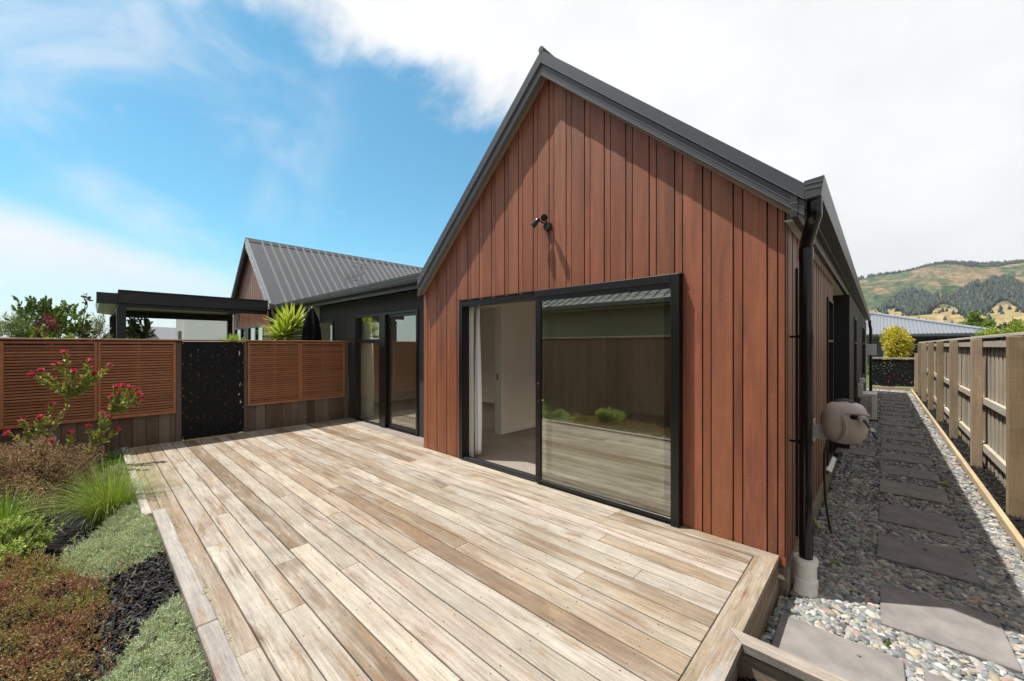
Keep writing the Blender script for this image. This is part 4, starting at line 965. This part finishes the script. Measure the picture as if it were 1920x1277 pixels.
# wiry bronze mound
shrub('bronze_shrub', (-7.25, -.42, ZB), (-7.05, -.40, .10), (.72, .54, .50), 12500, SP_ROUND, .032, BRONZE, 'wiry bronze brown mound shrub below the red flowered bush', stems=46, up=.3, stemcol=(.09, .045, .035), clump=22, stem_r=.004)
shrub('bronze_shrub', (-7.75, -1.1, ZB), (-7.7, -1.1, -.0), (.5, .55, .5), 3500, SP_ROUND, .04, [(.05, .035, .025), (.07, .045, .03)], 'dark bronze mound at the left edge of the photo', stems=20, clump=14)
tuft('grass_tuft', (-5.68, .14, ZB + .04), 1500, .66, [(.18, .27, .035), (.23, .33, .055), (.36, .44, .17), (.13, .21, .03)], 'large bright green grass tuft spilling over the deck edging', .95, r0=.14)
tuft('grass_tuft', (-6.25, -.55, ZB), 420, .50, [(.13, .26, .03), (.18, .33, .045), (.25, .38, .09)], 'smaller grass tuft behind the lime green shrub', .95, r0=.09)
shrub('lime_shrub', (-5.45, -.52, ZB), (-5.42, -.50, -.12), (.36, .33, .17), 1500, SP_OV, .055, LIME, 'low lime green bush at the left edge in front of small tuft', stems=20, up=.9, clump=16)
shrub('lime_shrub', (-4.45, -1.0, ZB), (-4.45, -1.0, -.05), (.35, .3, .22), 1100, SP_OV, .06, LIME, 'rounded green bush seen reflected in the gable door', stems=14, clump=14)

# bushes with red bracts
def flame_bush(base, stems, label):
    t = thing('red_flowered_bush', base, label, 'flowering shrub')
    LP, LD, LC = [], [], []; fl = []
    for si, (pts, tips) in enumerate(stems):
        pts = [Vector(p) for p in pts]; st = MB(); st.tube(pts, [tt(.013, .008, i / (len(pts) - 1)) for i in range(len(pts))], (.24, .15, .12), 7, False); adopt(t, st.build('stem', 'twig', None, True))
        chains = [(pts, .25)]
        for tp in tips:
            e = Vector(tp); b_ = pts[-1]; mid = (b_ + e) / 2 + Vector((0, 0, -.03)) + (e - b_).cross(Vector((1, 0, 0))) * .05
            ch = [b_, mid, e]; st = MB(); st.tube(ch, [.006, .005, .004], (.30, .17, .12), 6, False); adopt(t, st.build('twig', 'twig', None, True)); chains.append((ch, 1.)); fl.append((e, (e - mid).normalized()))
        for ch, dens in chains:
            for a_, b_ in zip(ch[:-1], ch[1:]):
                L = (b_ - a_).length; d = (b_ - a_).normalized(); n = int(L * (150 if dens == 1. else 90))
                for i in range(n):
                    f = random.random(); ph = random.uniform(0, 6.28); o = d.orthogonal().normalized(); o = Matrix.Rotation(ph, 3, d) @ o
                    LP.append(tuple(a_ + d * (L * f))); LD.append(tuple((d * random.uniform(.5, 1.1) + o * .75).normalized())); LC.append(random.choice([(.23, .33, .06), (.31, .38, .085), (.17, .26, .045), (.38, .36, .13)]))
    n = len(LP); sz = rng.uniform(.04, .07, n)
    tn = np.hstack([np.array(LC) * (1 + rng.uniform(-.2, .2, (n, 1))), rng.random((n, 1))])
    adopt(t, scatter('leaves', OV[0], OV[1], LP, rot_mats(np.array(LD), rng.uniform(0, 6.28, n), np.stack([sz * .75, sz, sz], 1)), tn, 'leaf'))
    for e, d in fl:
        P0, D0, C0, S0 = [], [], [], []
        for i in range(24):
            ph = i * 2.4; o = d.orthogonal().normalized(); o = Matrix.Rotation(ph, 3, d) @ o; sp = tt(.12, 1.0, i / 24)
            P0.append(tuple(e + d * .004)); D0.append(tuple((d + o * sp).normalized())); S0.append(random.uniform(.04, .075)); C0.append(vary(random.choice([(.62, .035, .095), (.68, .08, .14), (.50, .022, .07), (.72, .28, .30)]), .15))
        S0 = np.array(S0); adopt(t, scatter('flower_head', OV[0], OV[1], P0, rot_mats(np.array(D0), rng.uniform(0, 6.28, len(P0)), np.stack([S0 * .6, S0, S0], 1)), C0, 'petal'))
    return t
X1 = -7.25
flame_bush((X1, -.42, ZB), [
    ([(X1, -.42, ZB), (X1, -.40, .30), (X1 + .03, -.28, .60), (X1, -.18, .80), (X1, -.16, .93)], [(X1 - .03, -.43, 1.19), (X1 + .05, -.36, 1.24), (X1, -.25, 1.30), (X1 - .08, -.20, 1.44), (X1 + .06, -.13, 1.21), (X1 + .02, .00, 1.33), (X1 - .05, .01, 1.25), (X1 + .04, .03, 1.18), (X1, .10, 1.20), (X1 + .08, .16, 1.28), (X1 - .1, -.05, 1.08)]),
    ([(X1, -.42, ZB), (X1 + .06, -.48, .2), (X1 + .06, -.45, .42)], [(X1 + .05, -.30, .83), (X1 + .02, -.40, .68), (X1, -.52, .66), (X1 + .08, -.60, .55)]),
    ([(X1, -.42, ZB), (X1 + .15, -.25, .1), (X1 + .15, -.18, .25)], [(X1 + .15, -.15, .48), (X1 + .18, -.28, .42)])],
    'tall red tipped flowering bush in front of the left slat panels')
X2 = -7.35
flame_bush((X2, -.12, ZB), [
    ([(X2, -.12, ZB), (X2, -.07, .05), (X2, .03, .30), (X2, .14, .55), (X2, .20, .68)], [(X2, .24, .98), (X2 + .05, .30, 1.00), (X2 - .05, .36, .96), (X2 + .04, .27, .90), (X2, .43, .93), (X2 + .06, .44, .88), (X2 - .03, .36, .82), (X2 + .02, .44, .80), (X2 + .03, .20, .86)]),
    ([(X2, -.12, ZB), (X2 + .05, -.04, .1), (X2 + .05, .05, .30)], [(X2 + .05, .12, .66), (X2 + .03, .18, .60), (X2 + .06, .24, .44), (X2 + .02, .0, .5)])],
    'leaning red tipped flowering bush nearest the deck corner')

# bark mulch
m = MB()
def chips(n, x0, x1, y0, y1, z, zr=.03):
    P = np.stack([rng.uniform(x0, x1, n), rng.uniform(y0, y1, n), z + rng.uniform(-.01, zr, n)], 1)
    if z == ZB: P[:, 2] += bed_rise(P[:, 1])
    d = np.stack([rng.normal(0, .5, n), rng.normal(0, .5, n), np.ones(n)], 1)
    L = np.minimum(rng.lognormal(-3.85, .6, n), .05); sc3 = np.stack([L, L * rng.uniform(.07, .34, n), rng.uniform(.001, .0035, n)], 1)
    return P, rot_mats(d, rng.uniform(0, 6.28, n), sc3)
CH = (np.array([(-1, -.8, -1), (1, -.5, -1), (.9, .7, -1), (-.8, 1, -1), (-.95, -.7, 1), (.8, -.4, 1), (1, .5, 1), (-.7, .8, 1)]), np.array([(3, 2, 1, 0), (4, 5, 6, 7), (0, 1, 5, 4), (1, 2, 6, 5), (2, 3, 7, 6), (3, 0, 4, 7)]))
A = [chips(9000, -4.6, -2.2, -.35, .40, ZB), chips(2200, -8.3, -4.6, -1.2, .36, ZB), chips(1500, -.5, .9, 1.3, 2.27, -.16, .04), chips(3000, .97, 1.26, 2.6, 14, -.31)]
P = np.vstack([a[0] for a in A]); Q = np.vstack([a[1] for a in A])
put(scatter('bark_mulch', CH[0], CH[1], P, Q, palette(len(P), [(.010, .010, .011), (.018, .018, .019), (.006, .006, .007), (.038, .037, .037), (.065, .063, .064), (.014, .013, .013)], .25), 'mulch'), 'black shredded bark mulch lying over the garden beds', 'mulch', kind='stuff')

# plants and umbrella beyond the screen
DG = [(.07, .13, .04), (.09, .16, .05), (.055, .10, .035), (.12, .18, .06)]
LG = [(.16, .24, .05), (.21, .29, .08), (.12, .19, .045)]
SP_N = sprig(NARROW, 9, 1.0, .38, .8); SP_D = sprig(OV, 9, .9, .42, .7)
def gp(name, x, y, zt, rx_, ry_, h, n, tpl, size, cols, label, **kw):
    return shrub(name, (x, y, ZB), (x, y, zt - h / 2), (rx_, ry_, h / 2), n, tpl, size, cols, label, group='shrubs growing beyond the slatted screen', **kw)
gp('feathery_shrub', -10.2, -.90, 2.02, .4, .36, .75, 420, SP_N, .13, [(.17, .24, .09), (.22, .29, .12), (.13, .20, .07)], 'feathery pale green shrub at the far left above the screen', up=-.2, clump=9)
gp('dark_leaved_shrub', -10.4, -.60, 2.33, .3, .22, .60, 110, SP_D, .14, DG, 'dark upright glossy leaved shrub behind the maroon bush', clump=60, up=1.3, shell=.8)
gp('maroon_shrub', -10.0, -.48, 2.05, .24, .17, .42, 700, SP_ROUND, .055, [(.20, .055, .06), (.25, .085, .085), (.15, .045, .05)], 'rounded maroon bush above the slatted screen', clump=8)
gp('glossy_shrub', -10.4, -.29, 2.25, .28, .20, .60, 100, SP_D, .14, DG + LG, 'loose glossy green shrub right of the maroon bush', clump=55, up=1.2, shell=.8)
gp('glossy_shrub', -10.3, -.12, 2.12, .22, .18, .6, 90, SP_D, .13, LG, 'lighter green shrub under the tall bare sprout', clump=50, shell=.8)
gp('narrow_leaved_shrub', -10.3, .10, 2.08, .26, .15, .7, 110, SP_N, .14, [(.15, .19, .10), (.19, .23, .13)], 'thin airy narrow leaved shrub next to the pergola post', clump=60, up=.8, shell=.8)
gp('low_green_shrub', -9.9, -.42, 1.90, .3, .32, .5, 400, SP_OV, .09, [(.20, .33, .05), (.26, .38, .08)], 'fresh green leaves showing just above the screen capping', clump=9)
spt = thing('tall_sprout', (-10.2, -.06, ZB), 'single tall sprout with few large leaves above the other shrubs', 'sapling')
m = MB(); m.tube([(-10.2, -.10, ZB), (-10.2, -.09, 1.6), (-10.2, -.05, 2.2), (-10.2, -.02, 2.48)], [.012, .01, .006, .003], (.15, .10, .08), 6); adopt(spt, m.build('stem', 'twig'))
n = 26; f = rng.uniform(.62, 1, n); P = np.stack([np.full(n, -10.2), -.12 + .10 * f, ZB + 2.75 * f], 1); d = unit(n, .5); sz = rng.uniform(.07, .12, n)
adopt(spt, scatter('leaves', OV[0], OV[1], P, rot_mats(d, rng.uniform(0, 6.28, n), np.stack([sz] * 3, 1)), palette(n, [(.10, .10, .04), (.07, .09, .03), (.13, .07, .05)]), 'leaf'))
for i, (y, lab) in enumerate(((.78, 'dark whorled leaf shrub just right of the pergola post'), (1.0, 'second dark whorled leaf shrub between pergola post and white building'))):
    gp('whorled_shrub', -14.0, y, 2.24, .2, .10, .7, 60, SP_D, .18, [(.09, .15, .05), (.12, .19, .07)], lab, clump=30, up=1.)
def rosette(name, base, centers, L, n, cols, label, wd):
    t = thing(name, base, label, 'plant'); LF = leafshape(wd, .35, .07, 5)
    P, Dd = [], []
    m = MB()
    for cx, cy, cz in centers:
        m.tube([(base[0], base[1], base[2]), (cx, cy, cz)], [.05, .04], (.16, .12, .09), 8)
        a = rng.uniform(0, 6.28, n); e = np.arcsin(rng.uniform(-.35, .99, n))
        for i in range(n): P.append((cx, cy, cz)); Dd.append((cos(a[i]) * cos(e[i]), sin(a[i]) * cos(e[i]), sin(e[i])))
    N = len(P); sz = L * rng.uniform(.75, 1.12, N)
    roll = np.zeros(N) + math.pi
    adopt(t, m.build('trunk', 'twig')); adopt(t, scatter('leaves', LF[0], LF[1], P, rot_mats(np.array(Dd), roll, np.stack([sz] * 3, 1)), palette(N, cols, .15), 'leaf')); return t
rosette('yucca', (-9.55, 2.95, ZB), [(-9.55, 2.90, 1.78), (-9.6, 3.08, 2.0)], .55, 130, [(.36, .46, .06), (.45, .52, .09), (.27, .38, .05), (.52, .57, .16)], 'bright yellow green spiky yucca rising behind the slatted screen', .046)
rosette('broad_leaved_plant', (-11.0, 2.28, ZB), [(-11.0, 2.28, 1.52)], .36, 40, [(.16, .30, .04), (.22, .36, .06)], 'bright green broad leaved plant tip above the black panel', .16)
um = thing('garden_umbrella', (-9.15, 3.35, ZB), 'closed black garden umbrella standing beside the yucca', 'umbrella')
m = MB(); m.tube([(-9.15, 3.35, ZB), (-9.15, 3.35, 2.34)], .02, (.03, .03, .03), 10); adopt(um, m.build('pole', 'alu', None, True))
m = MB(); P = []; nn = 24
for z, r_ in ((2.37, .025), (2.31, .05), (2.18, .10), (1.95, .14), (1.6, .16), (1.2, .17), (.9, .15)):
    for j in range(nn): a = 2 * math.pi * j / nn; rr = r_ * (1 + .28 * cos(a * 6)); P.append((-9.15 + rr * cos(a), 3.35 + rr * sin(a), z))
m.poly(P, [[i * nn + j, i * nn + (j + 1) % nn, (i + 1) * nn + (j + 1) % nn, (i + 1) * nn + j] for i in range(6) for j in range(nn)] + [list(range(nn))[::-1], list(range(6 * nn, 7 * nn))], (.012, .012, .014)); adopt(um, m.build('canopy', 'cloth', None, True))
m = MB(); m.lathe([(.012, 2.36), (.022, 2.375), (.02, 2.40), (.004, 2.415)], (.4, .4, .4), (-9.15, 3.35, 0), 12); adopt(um, m.build('finial', 'plastic', None, True))
m = MB(); m.lathe([(.25, 0), (.25, .05), (.04, .08), (.04, .3)], (.03, .03, .03), (-9.15, 3.35, ZB), 20); adopt(um, m.build('base', 'alu', None, True))
shrub('red_leaved_plant', (.45, 23.7, -.3), (.45, 23.7, .05), (.45, .3, .33), 500, SP_OV, .10, [(.40, .05, .07), (.50, .10, .12), (.25, .04, .05)], 'low red leaved plant showing through the metal gate', clump=9)
shrub('leafy_plant', (.1, 23.8, -.3), (.1, 23.8, .25), (.5, .3, .5), 500, SP_OV, .12, BT0, 'green leafy plant behind the left side of the metal gate', clump=9)
# weeds
for i, (x, y, lab) in enumerate(((.02, 3.33, 'small green weed growing in pebbles beside the sunlit slab'), (.62, 7.6, 'yellow green weed at the right edge of the path pebbles'), (-.28, 4.25, 'tiny green weed in shaded pebbles near the downpipe'))):
    t = thing('weed', (x, y, -.30), lab, 'weed', 'weeds in the pebble path'); n = 16; d = unit(n, 1.0); sz = rng.uniform(.025, .05, n)
    adopt(t, scatter('leaves', ROUND[0], ROUND[1], np.tile((x, y, -.29), (n, 1)) + rng.normal(0, .012, (n, 3)), rot_mats(d, rng.uniform(0, 6.28, n), np.stack([sz] * 3, 1)), palette(n, [(.16, .28, .05), (.20, .32, .08)]), 'leaf'))

# ------------------------------------------------------------------ behind the camera: boundary fence and neighbour seen in the glass
bf = thing('boundary_fence', (-3, -1.92, -.3), 'brown close boarded boundary fence behind the bed, seen reflected in glass', 'fence')
m = MB(); x = -8.5; i = 0
while x < 3.2:
    m.box(x, x + .143, -1.935 - (.012 if i % 2 else 0), -1.915 - (.012 if i % 2 else 0), -.4, 1.74, vary(random.choice([(.20, .125, .08), (.23, .145, .09), (.17, .105, .07)]), .1), .002); x += .14; i += 1
adopt(bf, m.build('boards', 'oldboard')); m = MB(); m.box(-8.5, 3.3, -1.99, -1.86, 1.742, 1.78, (.44, .36, .27), .004); adopt(bf, m.build('capping_board', 'deck'))
nh = thing('neighbouring_house', (-4, -6, -.3), 'olive rendered house with dark tiled roof, seen reflected in glass', 'house')
m = MB(); m.box(-14, 3, -9.5, -4.1, -.35, 2.66, (.22, .23, .16)); adopt(nh, m.build('wall', 'render'))
m = MB(); m.box(-14.4, 3.4, -3.62, -3.50, 2.72, 2.85, (.10, .105, .10), .004); adopt(nh, m.build('gutter', 'steel'))
m = MB(); m.box(-14.3, 3.3, -4.1, -3.62, 2.665, 2.70, (.30, .30, .24)); adopt(nh, m.build('soffit', 'paint'))
m = MB()
for i in range(9):
    y0 = -3.55 - i * .34; z0 = 2.84 + i * .165
    m.poly([(-14.4, y0, z0), (3.4, y0, z0), (3.4, y0 - .36, z0 + .16), (-14.4, y0 - .36, z0 + .16), (-14.4, y0, z0 - .03), (3.4, y0, z0 - .03)], [(0, 1, 2, 3), (4, 5, 1, 0)], (.15, .165, .175))
    for j in range(60): m.tube([(-14.3 + j * .295, y0 + .002, z0 + .008), (-14.3 + j * .295, y0 - .35, z0 + .168)], .028, vary((.15, .165, .175), .08), 6)
m.poly([(-14.4, -6.6, 4.33), (3.4, -6.6, 4.33), (3.4, -9.8, 2.7), (-14.4, -9.8, 2.7)], [(0, 1, 2, 3)], (.15, .165, .175)); adopt(nh, m.build('roof', 'tile'))
fr = MB(); fr.box(-3.2, -1.6, -4.1, -4.06, 1.2, 2.3, (.03, .03, .03)); w_ = fr.build('window', 'alu'); adopt(nh, w_)
m = MB(); m.box(-3.12, -1.68, -4.06, -4.055, 1.28, 2.22, (.2, .2, .2)); sub(w_, nh, m, 'pane', 'glass_dark', False)

# ------------------------------------------------------------------ distance: houses, trees, hills
wb = thing('white_building', (-39, 5, -.3), 'plain white parapet building seen under the pergola roof', 'building', rz=R(43))
def local(root, mb, name, m_, smooth=False):
    o = mb.build(name, m_, root, smooth); return o
# its corner faces the camera: long white wall to the right, narrow wall to the left
m = MB(); m.box(.0, 11, 0, 7, 0, 3.95, (.87, .90, .95)); m.box(-1.15, -.002, .6, 6, 0, 3.95, (.88, .88, .89)); wl = local(wb, m, 'wall', 'render')
m = MB(); m.box(-.06, 11.06, -.06, 7.06, 3.951, 4.03, (.82, .82, .82)); m.box(-1.22, -.065, .54, 6.06, 3.951, 4.02, (.70, .70, .70)); local(wb, m, 'parapet', 'render')
for x0 in (-.95, -.35):
    m = MB(); m.box(x0, x0 + .22, .56, .598, 1.2, 3.0, (.10, .11, .12)); local(wb, m, 'window', 'alu')
for i, (x, y, s_, lab) in enumerate(((-63, 5.5, 1.0, 'small distant grey roofed house left of the white building'),)):
    t = thing('distant_house', (x, y, -.3), lab, 'house', rz=R(43)); m = MB(); m.box(-3, 3, -3, 3, 0, 2.5, (.6, .6, .6)); local(t, m, 'wall', 'render')
    m = MB(); m.prism([(-3.4, 2.5), (3.4, 2.5), (2.2, 4.0), (-1.6, 4.0)], 1, -3.3, 3.3, (.30, .31, .33)); local(t, m, 'roof', 'steel')
# neighbour at the end of the path
nb = thing('neighbour_house', (2, 38, -.3), 'low house with pale grey ribbed hip roof beyond the gate', 'house')
m = MB(); m.box(-6, .55, 34.6, 44, -.35, 2.2, (.44, .42, .36)); m.box(.55, 4.55, 34.3, 44, -.35, 2.201, (.035, .036, .042)); 
for z in np.arange(.1, 2.1, .22): m.box(1.2, 4.5, 34.285, 34.2995, z, z + .02, (.015, .015, .018))
m.box(-.6, .15, 34.58, 34.5995, -.3, 2.0, (.10, .11, .12)); m.box(.16, .55, 34.57, 34.5995, -.3, 2.2, (.55, .53, .47)); adopt(nb, m.build('wall', 'render'))
m = MB(); x0_, x1_, ye, ze, ph = -7, 4.9, 34.0, 2.28, .30; HT = 5.2
def hip(t, x): return (x, ye + t, ze + ph * t)
RC = (.165, .182, .212)
m.poly([(x0_, ye, ze), (x1_, ye, ze), (x1_ - HT, ye + HT, ze + ph * HT), (x0_ + HT, ye + HT, ze + ph * HT)], [(0, 1, 2, 3)], RC)
m.poly([(x1_, ye, ze), (x1_, ye + 2 * HT, ze), (x1_ - HT, ye + HT, ze + ph * HT)], [(0, 1, 2)], RC); m.poly([(x0_, ye, ze), (x0_, ye + 2 * HT, ze), (x0_ + HT, ye + HT, ze + ph * HT)], [(2, 1, 0)], RC); m.poly([(x0_, ye + 2 * HT, ze), (x1_, ye + 2 * HT, ze), (x1_ - HT, ye + HT, ze + ph * HT), (x0_ + HT, ye + HT, ze + ph * HT)], [(3, 2, 1, 0)], RC)
x = x0_ + .2
while x < x1_ - .1:
    t_ = min(HT, x - x0_, x1_ - x); m.poly([(x - .035, ye, ze + .004), (x, ye, ze + .035), (x + .035, ye, ze + .004), (x - .035, ye + t_, ze + ph * t_ + .004), (x, ye + t_, ze + ph * t_ + .035), (x + .035, ye + t_, ze + ph * t_ + .004)], [(0, 1, 4, 3), (1, 2, 5, 4)], RC); x += .17
adopt(nb, m.build('roof', 'steel'))
m = MB(); m.tube([(x1_, ye, ze + .04), (x1_ - HT, ye + HT, ze + ph * HT + .06), (x0_ + HT, ye + HT, ze + ph * HT + .06)], .09, (.22, .24, .27), 8); adopt(nb, m.build('ridge_cap', 'steel'))
m = MB(); m.box(x0_, x1_, ye - .13, ye - .005, ze - .16, ze - .02, (.075, .08, .09), .01); m.box(x0_, x1_, ye - .004, ye + .02, ze - .22, ze - .03, (.05, .05, .055)); adopt(nb, m.build('gutter', 'steel'))
def tree(name, base, h, r_, n, size, cols, label, trunk_h=.35, tpl=SP_OV, group=None, clump=16, rz_=None):
    t = thing(name, base, label, 'tree', group); bx, by, bz = base
    ch = h * (1 - trunk_h * .8); c = np.array([bx, by, bz + h - ch / 2]); r3 = np.array([r_, r_, ch / 2])
    cen = unit(clump) * rng.uniform(.3, .82, (clump, 1)); cr = rng.uniform(.25, .45, clump); idx = rng.integers(0, clump, n)
    p = cen[idx] + unit(n) * (rng.random((n, 1)) ** .4) * cr[idx][:, None]; d = p + unit(n) * .7; d[:, 2] += .3
    sz = size * rng.uniform(.6, 1.3, n); tn = palette(n, cols, .2); tn[:, :3] *= rng.uniform(.72, 1.2, clump)[idx][:, None]
    adopt(t, scatter('crown', tpl[0], tpl[1], c + p * r3, rot_mats(d, rng.uniform(0, 6.28, n), np.stack([sz] * 3, 1)), tn, 'leaf'))
    m = MB(); m.tube([(bx, by, bz), (bx + .02 * h, by, bz + h * .3), (bx, by, bz + h * .75)], [.03 * h * .5, .022 * h * .5, .004 * h], (.14, .10, .07), 8)
    for i in range(clump):
        e = c + cen[i] * r3; m.tube([(bx, by, bz + h * (.2 + .03 * i % .4)), tuple(np.array([bx, by, e[2]]) * .4 + e * .6 - np.array([0, 0, .04 * h])), tuple(e)], [.012 * h * .5, .007 * h * .5, .003 * h], (.13, .09, .06), 5, False)
    adopt(t, m.build('trunk', 'twig')); return t
tree('yellow_tree', (.60, 27.2, -.3), 3.02, .62, 2600, .13, [(.55, .50, .06), (.64, .56, .08), (.42, .43, .06), (.70, .60, .12)], 'small yellow leaved tree in front of the grey hip roof', .28, clump=34)
BT = [(.16, .25, .06), (.20, .29, .08), (.13, .20, .05)]
YT = [(.28, .35, .06), (.34, .40, .08), (.21, .29, .05)]
def polar(u, depth): 
    s_ = (u - 960) / 740; a = R(43); return (-math.sin(a) + math.cos(a) * s_) * depth, (math.cos(a) + math.sin(a) * s_) * depth
for (bx, by), h, r_, n, cols, lab in (((7.6, 66), 5.3, 1.5, 2600, BT, 'round green tree above the right end of the grey roof'), ((10.2, 71), 4.7, 1.3, 1200, [(.08, .13, .07), (.10, .15, .08)], 'dull dark green tree further right behind the fence'), ((5.05, 32), 3.4, .75, 1800, YT, 'yellow green tree at the right edge above the fence'), ((4.5, 33), 2.95, .7, 1300, YT, 'slightly lower yellow green tree beside the one at the edge'), ((3.7, 29.5), 2.55, .55, 900, YT, 'low yellow green bush peeping over the fence capping')):
    tree('garden_tree', (bx, by, -.3), h, r_, n, .17 if by < 40 else .4, cols, lab, .25, group='trees beyond the paling fence')

# hills
def ridge(az):   # az: bearing from +Y towards +X in degrees -> height angle of the skyline (tangent)
    pts = [(-20, .0), (-12, .085), (-6, .112), (-3, .124), (-1.3, .130), (1.6, .1315), (3.5, .137), (4.9, .137), (7.25, .130), (9.4, .129), (14, .135), (22, .14), (35, .12), (55, .05), (70, 0)]
    return float(np.interp(az, [p[0] for p in pts], [p[1] for p in pts]))
def hill_z(x, y):
    r_ = math.hypot(x, y); az = math.degrees(math.atan2(x, y)); e = ridge(az)
    f = min(1, max(0, (r_ - 420) / 1400)); f = f ** 1.15
    z = e * 1820 * f if r_ < 1820 else e * 1820 * max(0, 1 - (r_ - 1820) / 1800)
    nz = mnoise.fractal((x / 260, y / 260, 3.1), 1.0, 2.0, 5)
    return -1 + z + nz * 16 * min(1, f * 3) * (1 if e > .02 else e / .02)
m = MB(); azs = np.arange(-20, 70.1, .35); rs = np.concatenate([np.linspace(400, 1000, 34), np.linspace(1020, 1820, 50), np.linspace(1900, 3400, 8)])
P = [(r_ * sin(R(a)), r_ * cos(R(a)), hill_z(r_ * sin(R(a)), r_ * cos(R(a)))) for a in azs for r_ in rs]; nr = len(rs)
F = [[i * nr + j, (i + 1) * nr + j, (i + 1) * nr + j + 1, i * nr + j + 1] for i in range(len(azs) - 1) for j in range(nr - 1)]
m.poly(P, F, (1, 1, 1))
def hillmat():
    mt, q = newmat('hill_pasture')
    n1 = q.noise(q.mul(q.co, (1, .30, .6)), .009, 9, .66, dist=.5); n2 = q.noise(q.mul(q.co, (1, .3, .6)), .035, 8, .7); n3 = q.noise(q.mul(q.co, (1, .25, .5)), .11, 5, .65)
    g_ = q.mix(q.rng(n2, .40, .60), (.045, .075, .045), (.095, .120, .070)); b_ = q.mix(q.rng(n2, .4, .6), (.22, .165, .105), (.125, .115, .075))
    c = q.mix(q.rng(n1, .47, .53), g_, b_)
    z = q.add('ShaderNodeSeparateXYZ'); q.put(z.inputs[0], q.co)
    low = q.rng(z.outputs[2], 70., 50.); c = q.mix(q.math('MULTIPLY', low, .8), c, (.33, .25, .13))
    c = q.mix(1.0, c, q.rng(n3, .3, .7, .62, 1.25), 'MULTIPLY')
    q.put(q.p.inputs['Base Color'], c); q.p.inputs['Roughness'].default_value = 1.; q.p.inputs['Specular IOR Level'].default_value = 0.
    return mt
M['hill'] = hillmat(); o = m.build('hills', 'hill', None, True); put(o, kind='structure')
# conifer plantation and shelter belts on the hill
CON = (np.array([(0, 0, 1.)] + [(cos(a) * .30 * k_, sin(a) * .30 * k_, .45) for a, k_ in zip(np.arange(0, 6.2, 1.047), (1, .7, 1.1, .8, 1, .75))] + [(cos(a + .5) * .36 * k_, sin(a + .5) * .36 * k_, .0) for a, k_ in zip(np.arange(0, 6.2, 1.047), (.8, 1.1, .7, 1, .8, 1.05))]), np.array([(0, 1 + i, 1 + (i + 1) % 6) for i in range(6)] + [(1 + i, 7 + i, 1 + (i + 1) % 6) for i in range(6)] + [(1 + (i + 1) % 6, 7 + i, 7 + (i + 1) % 6) for i in range(6)]))
def forest(name, test, n, h, label, az0, az1, r0, r1):
    P = []
    while len(P) < n:
        a = random.uniform(az0, az1); r_ = random.uniform(r0, r1)
        if not test(a, r_): continue
        x, y = r_ * sin(R(a)), r_ * cos(R(a)); P.append((x, y, hill_z(x, y) - 1))
    hh = h * rng.lognormal(-.03, .22, n); mt = rot_mats(np.tile((0, 0, 1.), (n, 1)) + rng.normal(0, .05, (n, 3)), rng.uniform(0, 6.28, n), np.stack([hh * .8, hh * .8, hh], 1))
    put(scatter(name, CON[0], CON[1], P, mt, palette(n, [(.036, .055, .050), (.046, .068, .056), (.030, .046, .044), (.058, .074, .056)], .2), 'leaf'), label, 'forest', kind='stuff')
def fz(a, s): return mnoise.fractal((a * .9, s * .006, 8.2), 1., 2., 3)
def ang(a, r_): x, y = r_ * sin(R(a)), r_ * cos(R(a)); return hill_z(x, y) / r_
def plant_test(a, r_):
    t_ = ang(a, r_); lo = .060 + .012 * math.sin(a * 1.7); hi = .096 + .010 * math.sin(a * .9 + 1)
    if a < 2.2: hi -= .012 * (2.2 - a)
    return lo + .006 * fz(a, 0) < t_ < hi + .012 * fz(a, 99) and fz(a * 2, r_) > -.5
forest('pine_plantation', plant_test, 13000, 8.5, 'dark pine plantation across the lower slope of the hill', .2, 24, 700, 1500)
forest('ridge_pines', lambda a, r_: fz(a * 1.5, 5) > -.5, 3600, 8, 'dark pines along the skyline of the hill', -3, 24, 1730, 1850)
forest('scattered_trees', lambda a, r_: fz(a * 4, r_ * 3) > .05, 260, 7, 'scattered dark trees on the hill foot', -3, 24, 520, 900)

# ------------------------------------------------------------------ air between the garden and the hills
m = MB(); m.box(-3600, 3600, -3600, 3600, -1.5, 420, (1, 1, 1)); hz, q = newmat('haze'); q.n.remove(q.p)
v = q.add('ShaderNodeVolumePrincipled'); v.inputs['Color'].default_value = (.80, .88, 1, 1); v.inputs['Density'].default_value = .00008; v.inputs['Anisotropy'].default_value = .2
q.l.new(v.outputs[0], q.out.inputs['Volume']); o = m.build('haze', hz); put(o, kind='stuff')
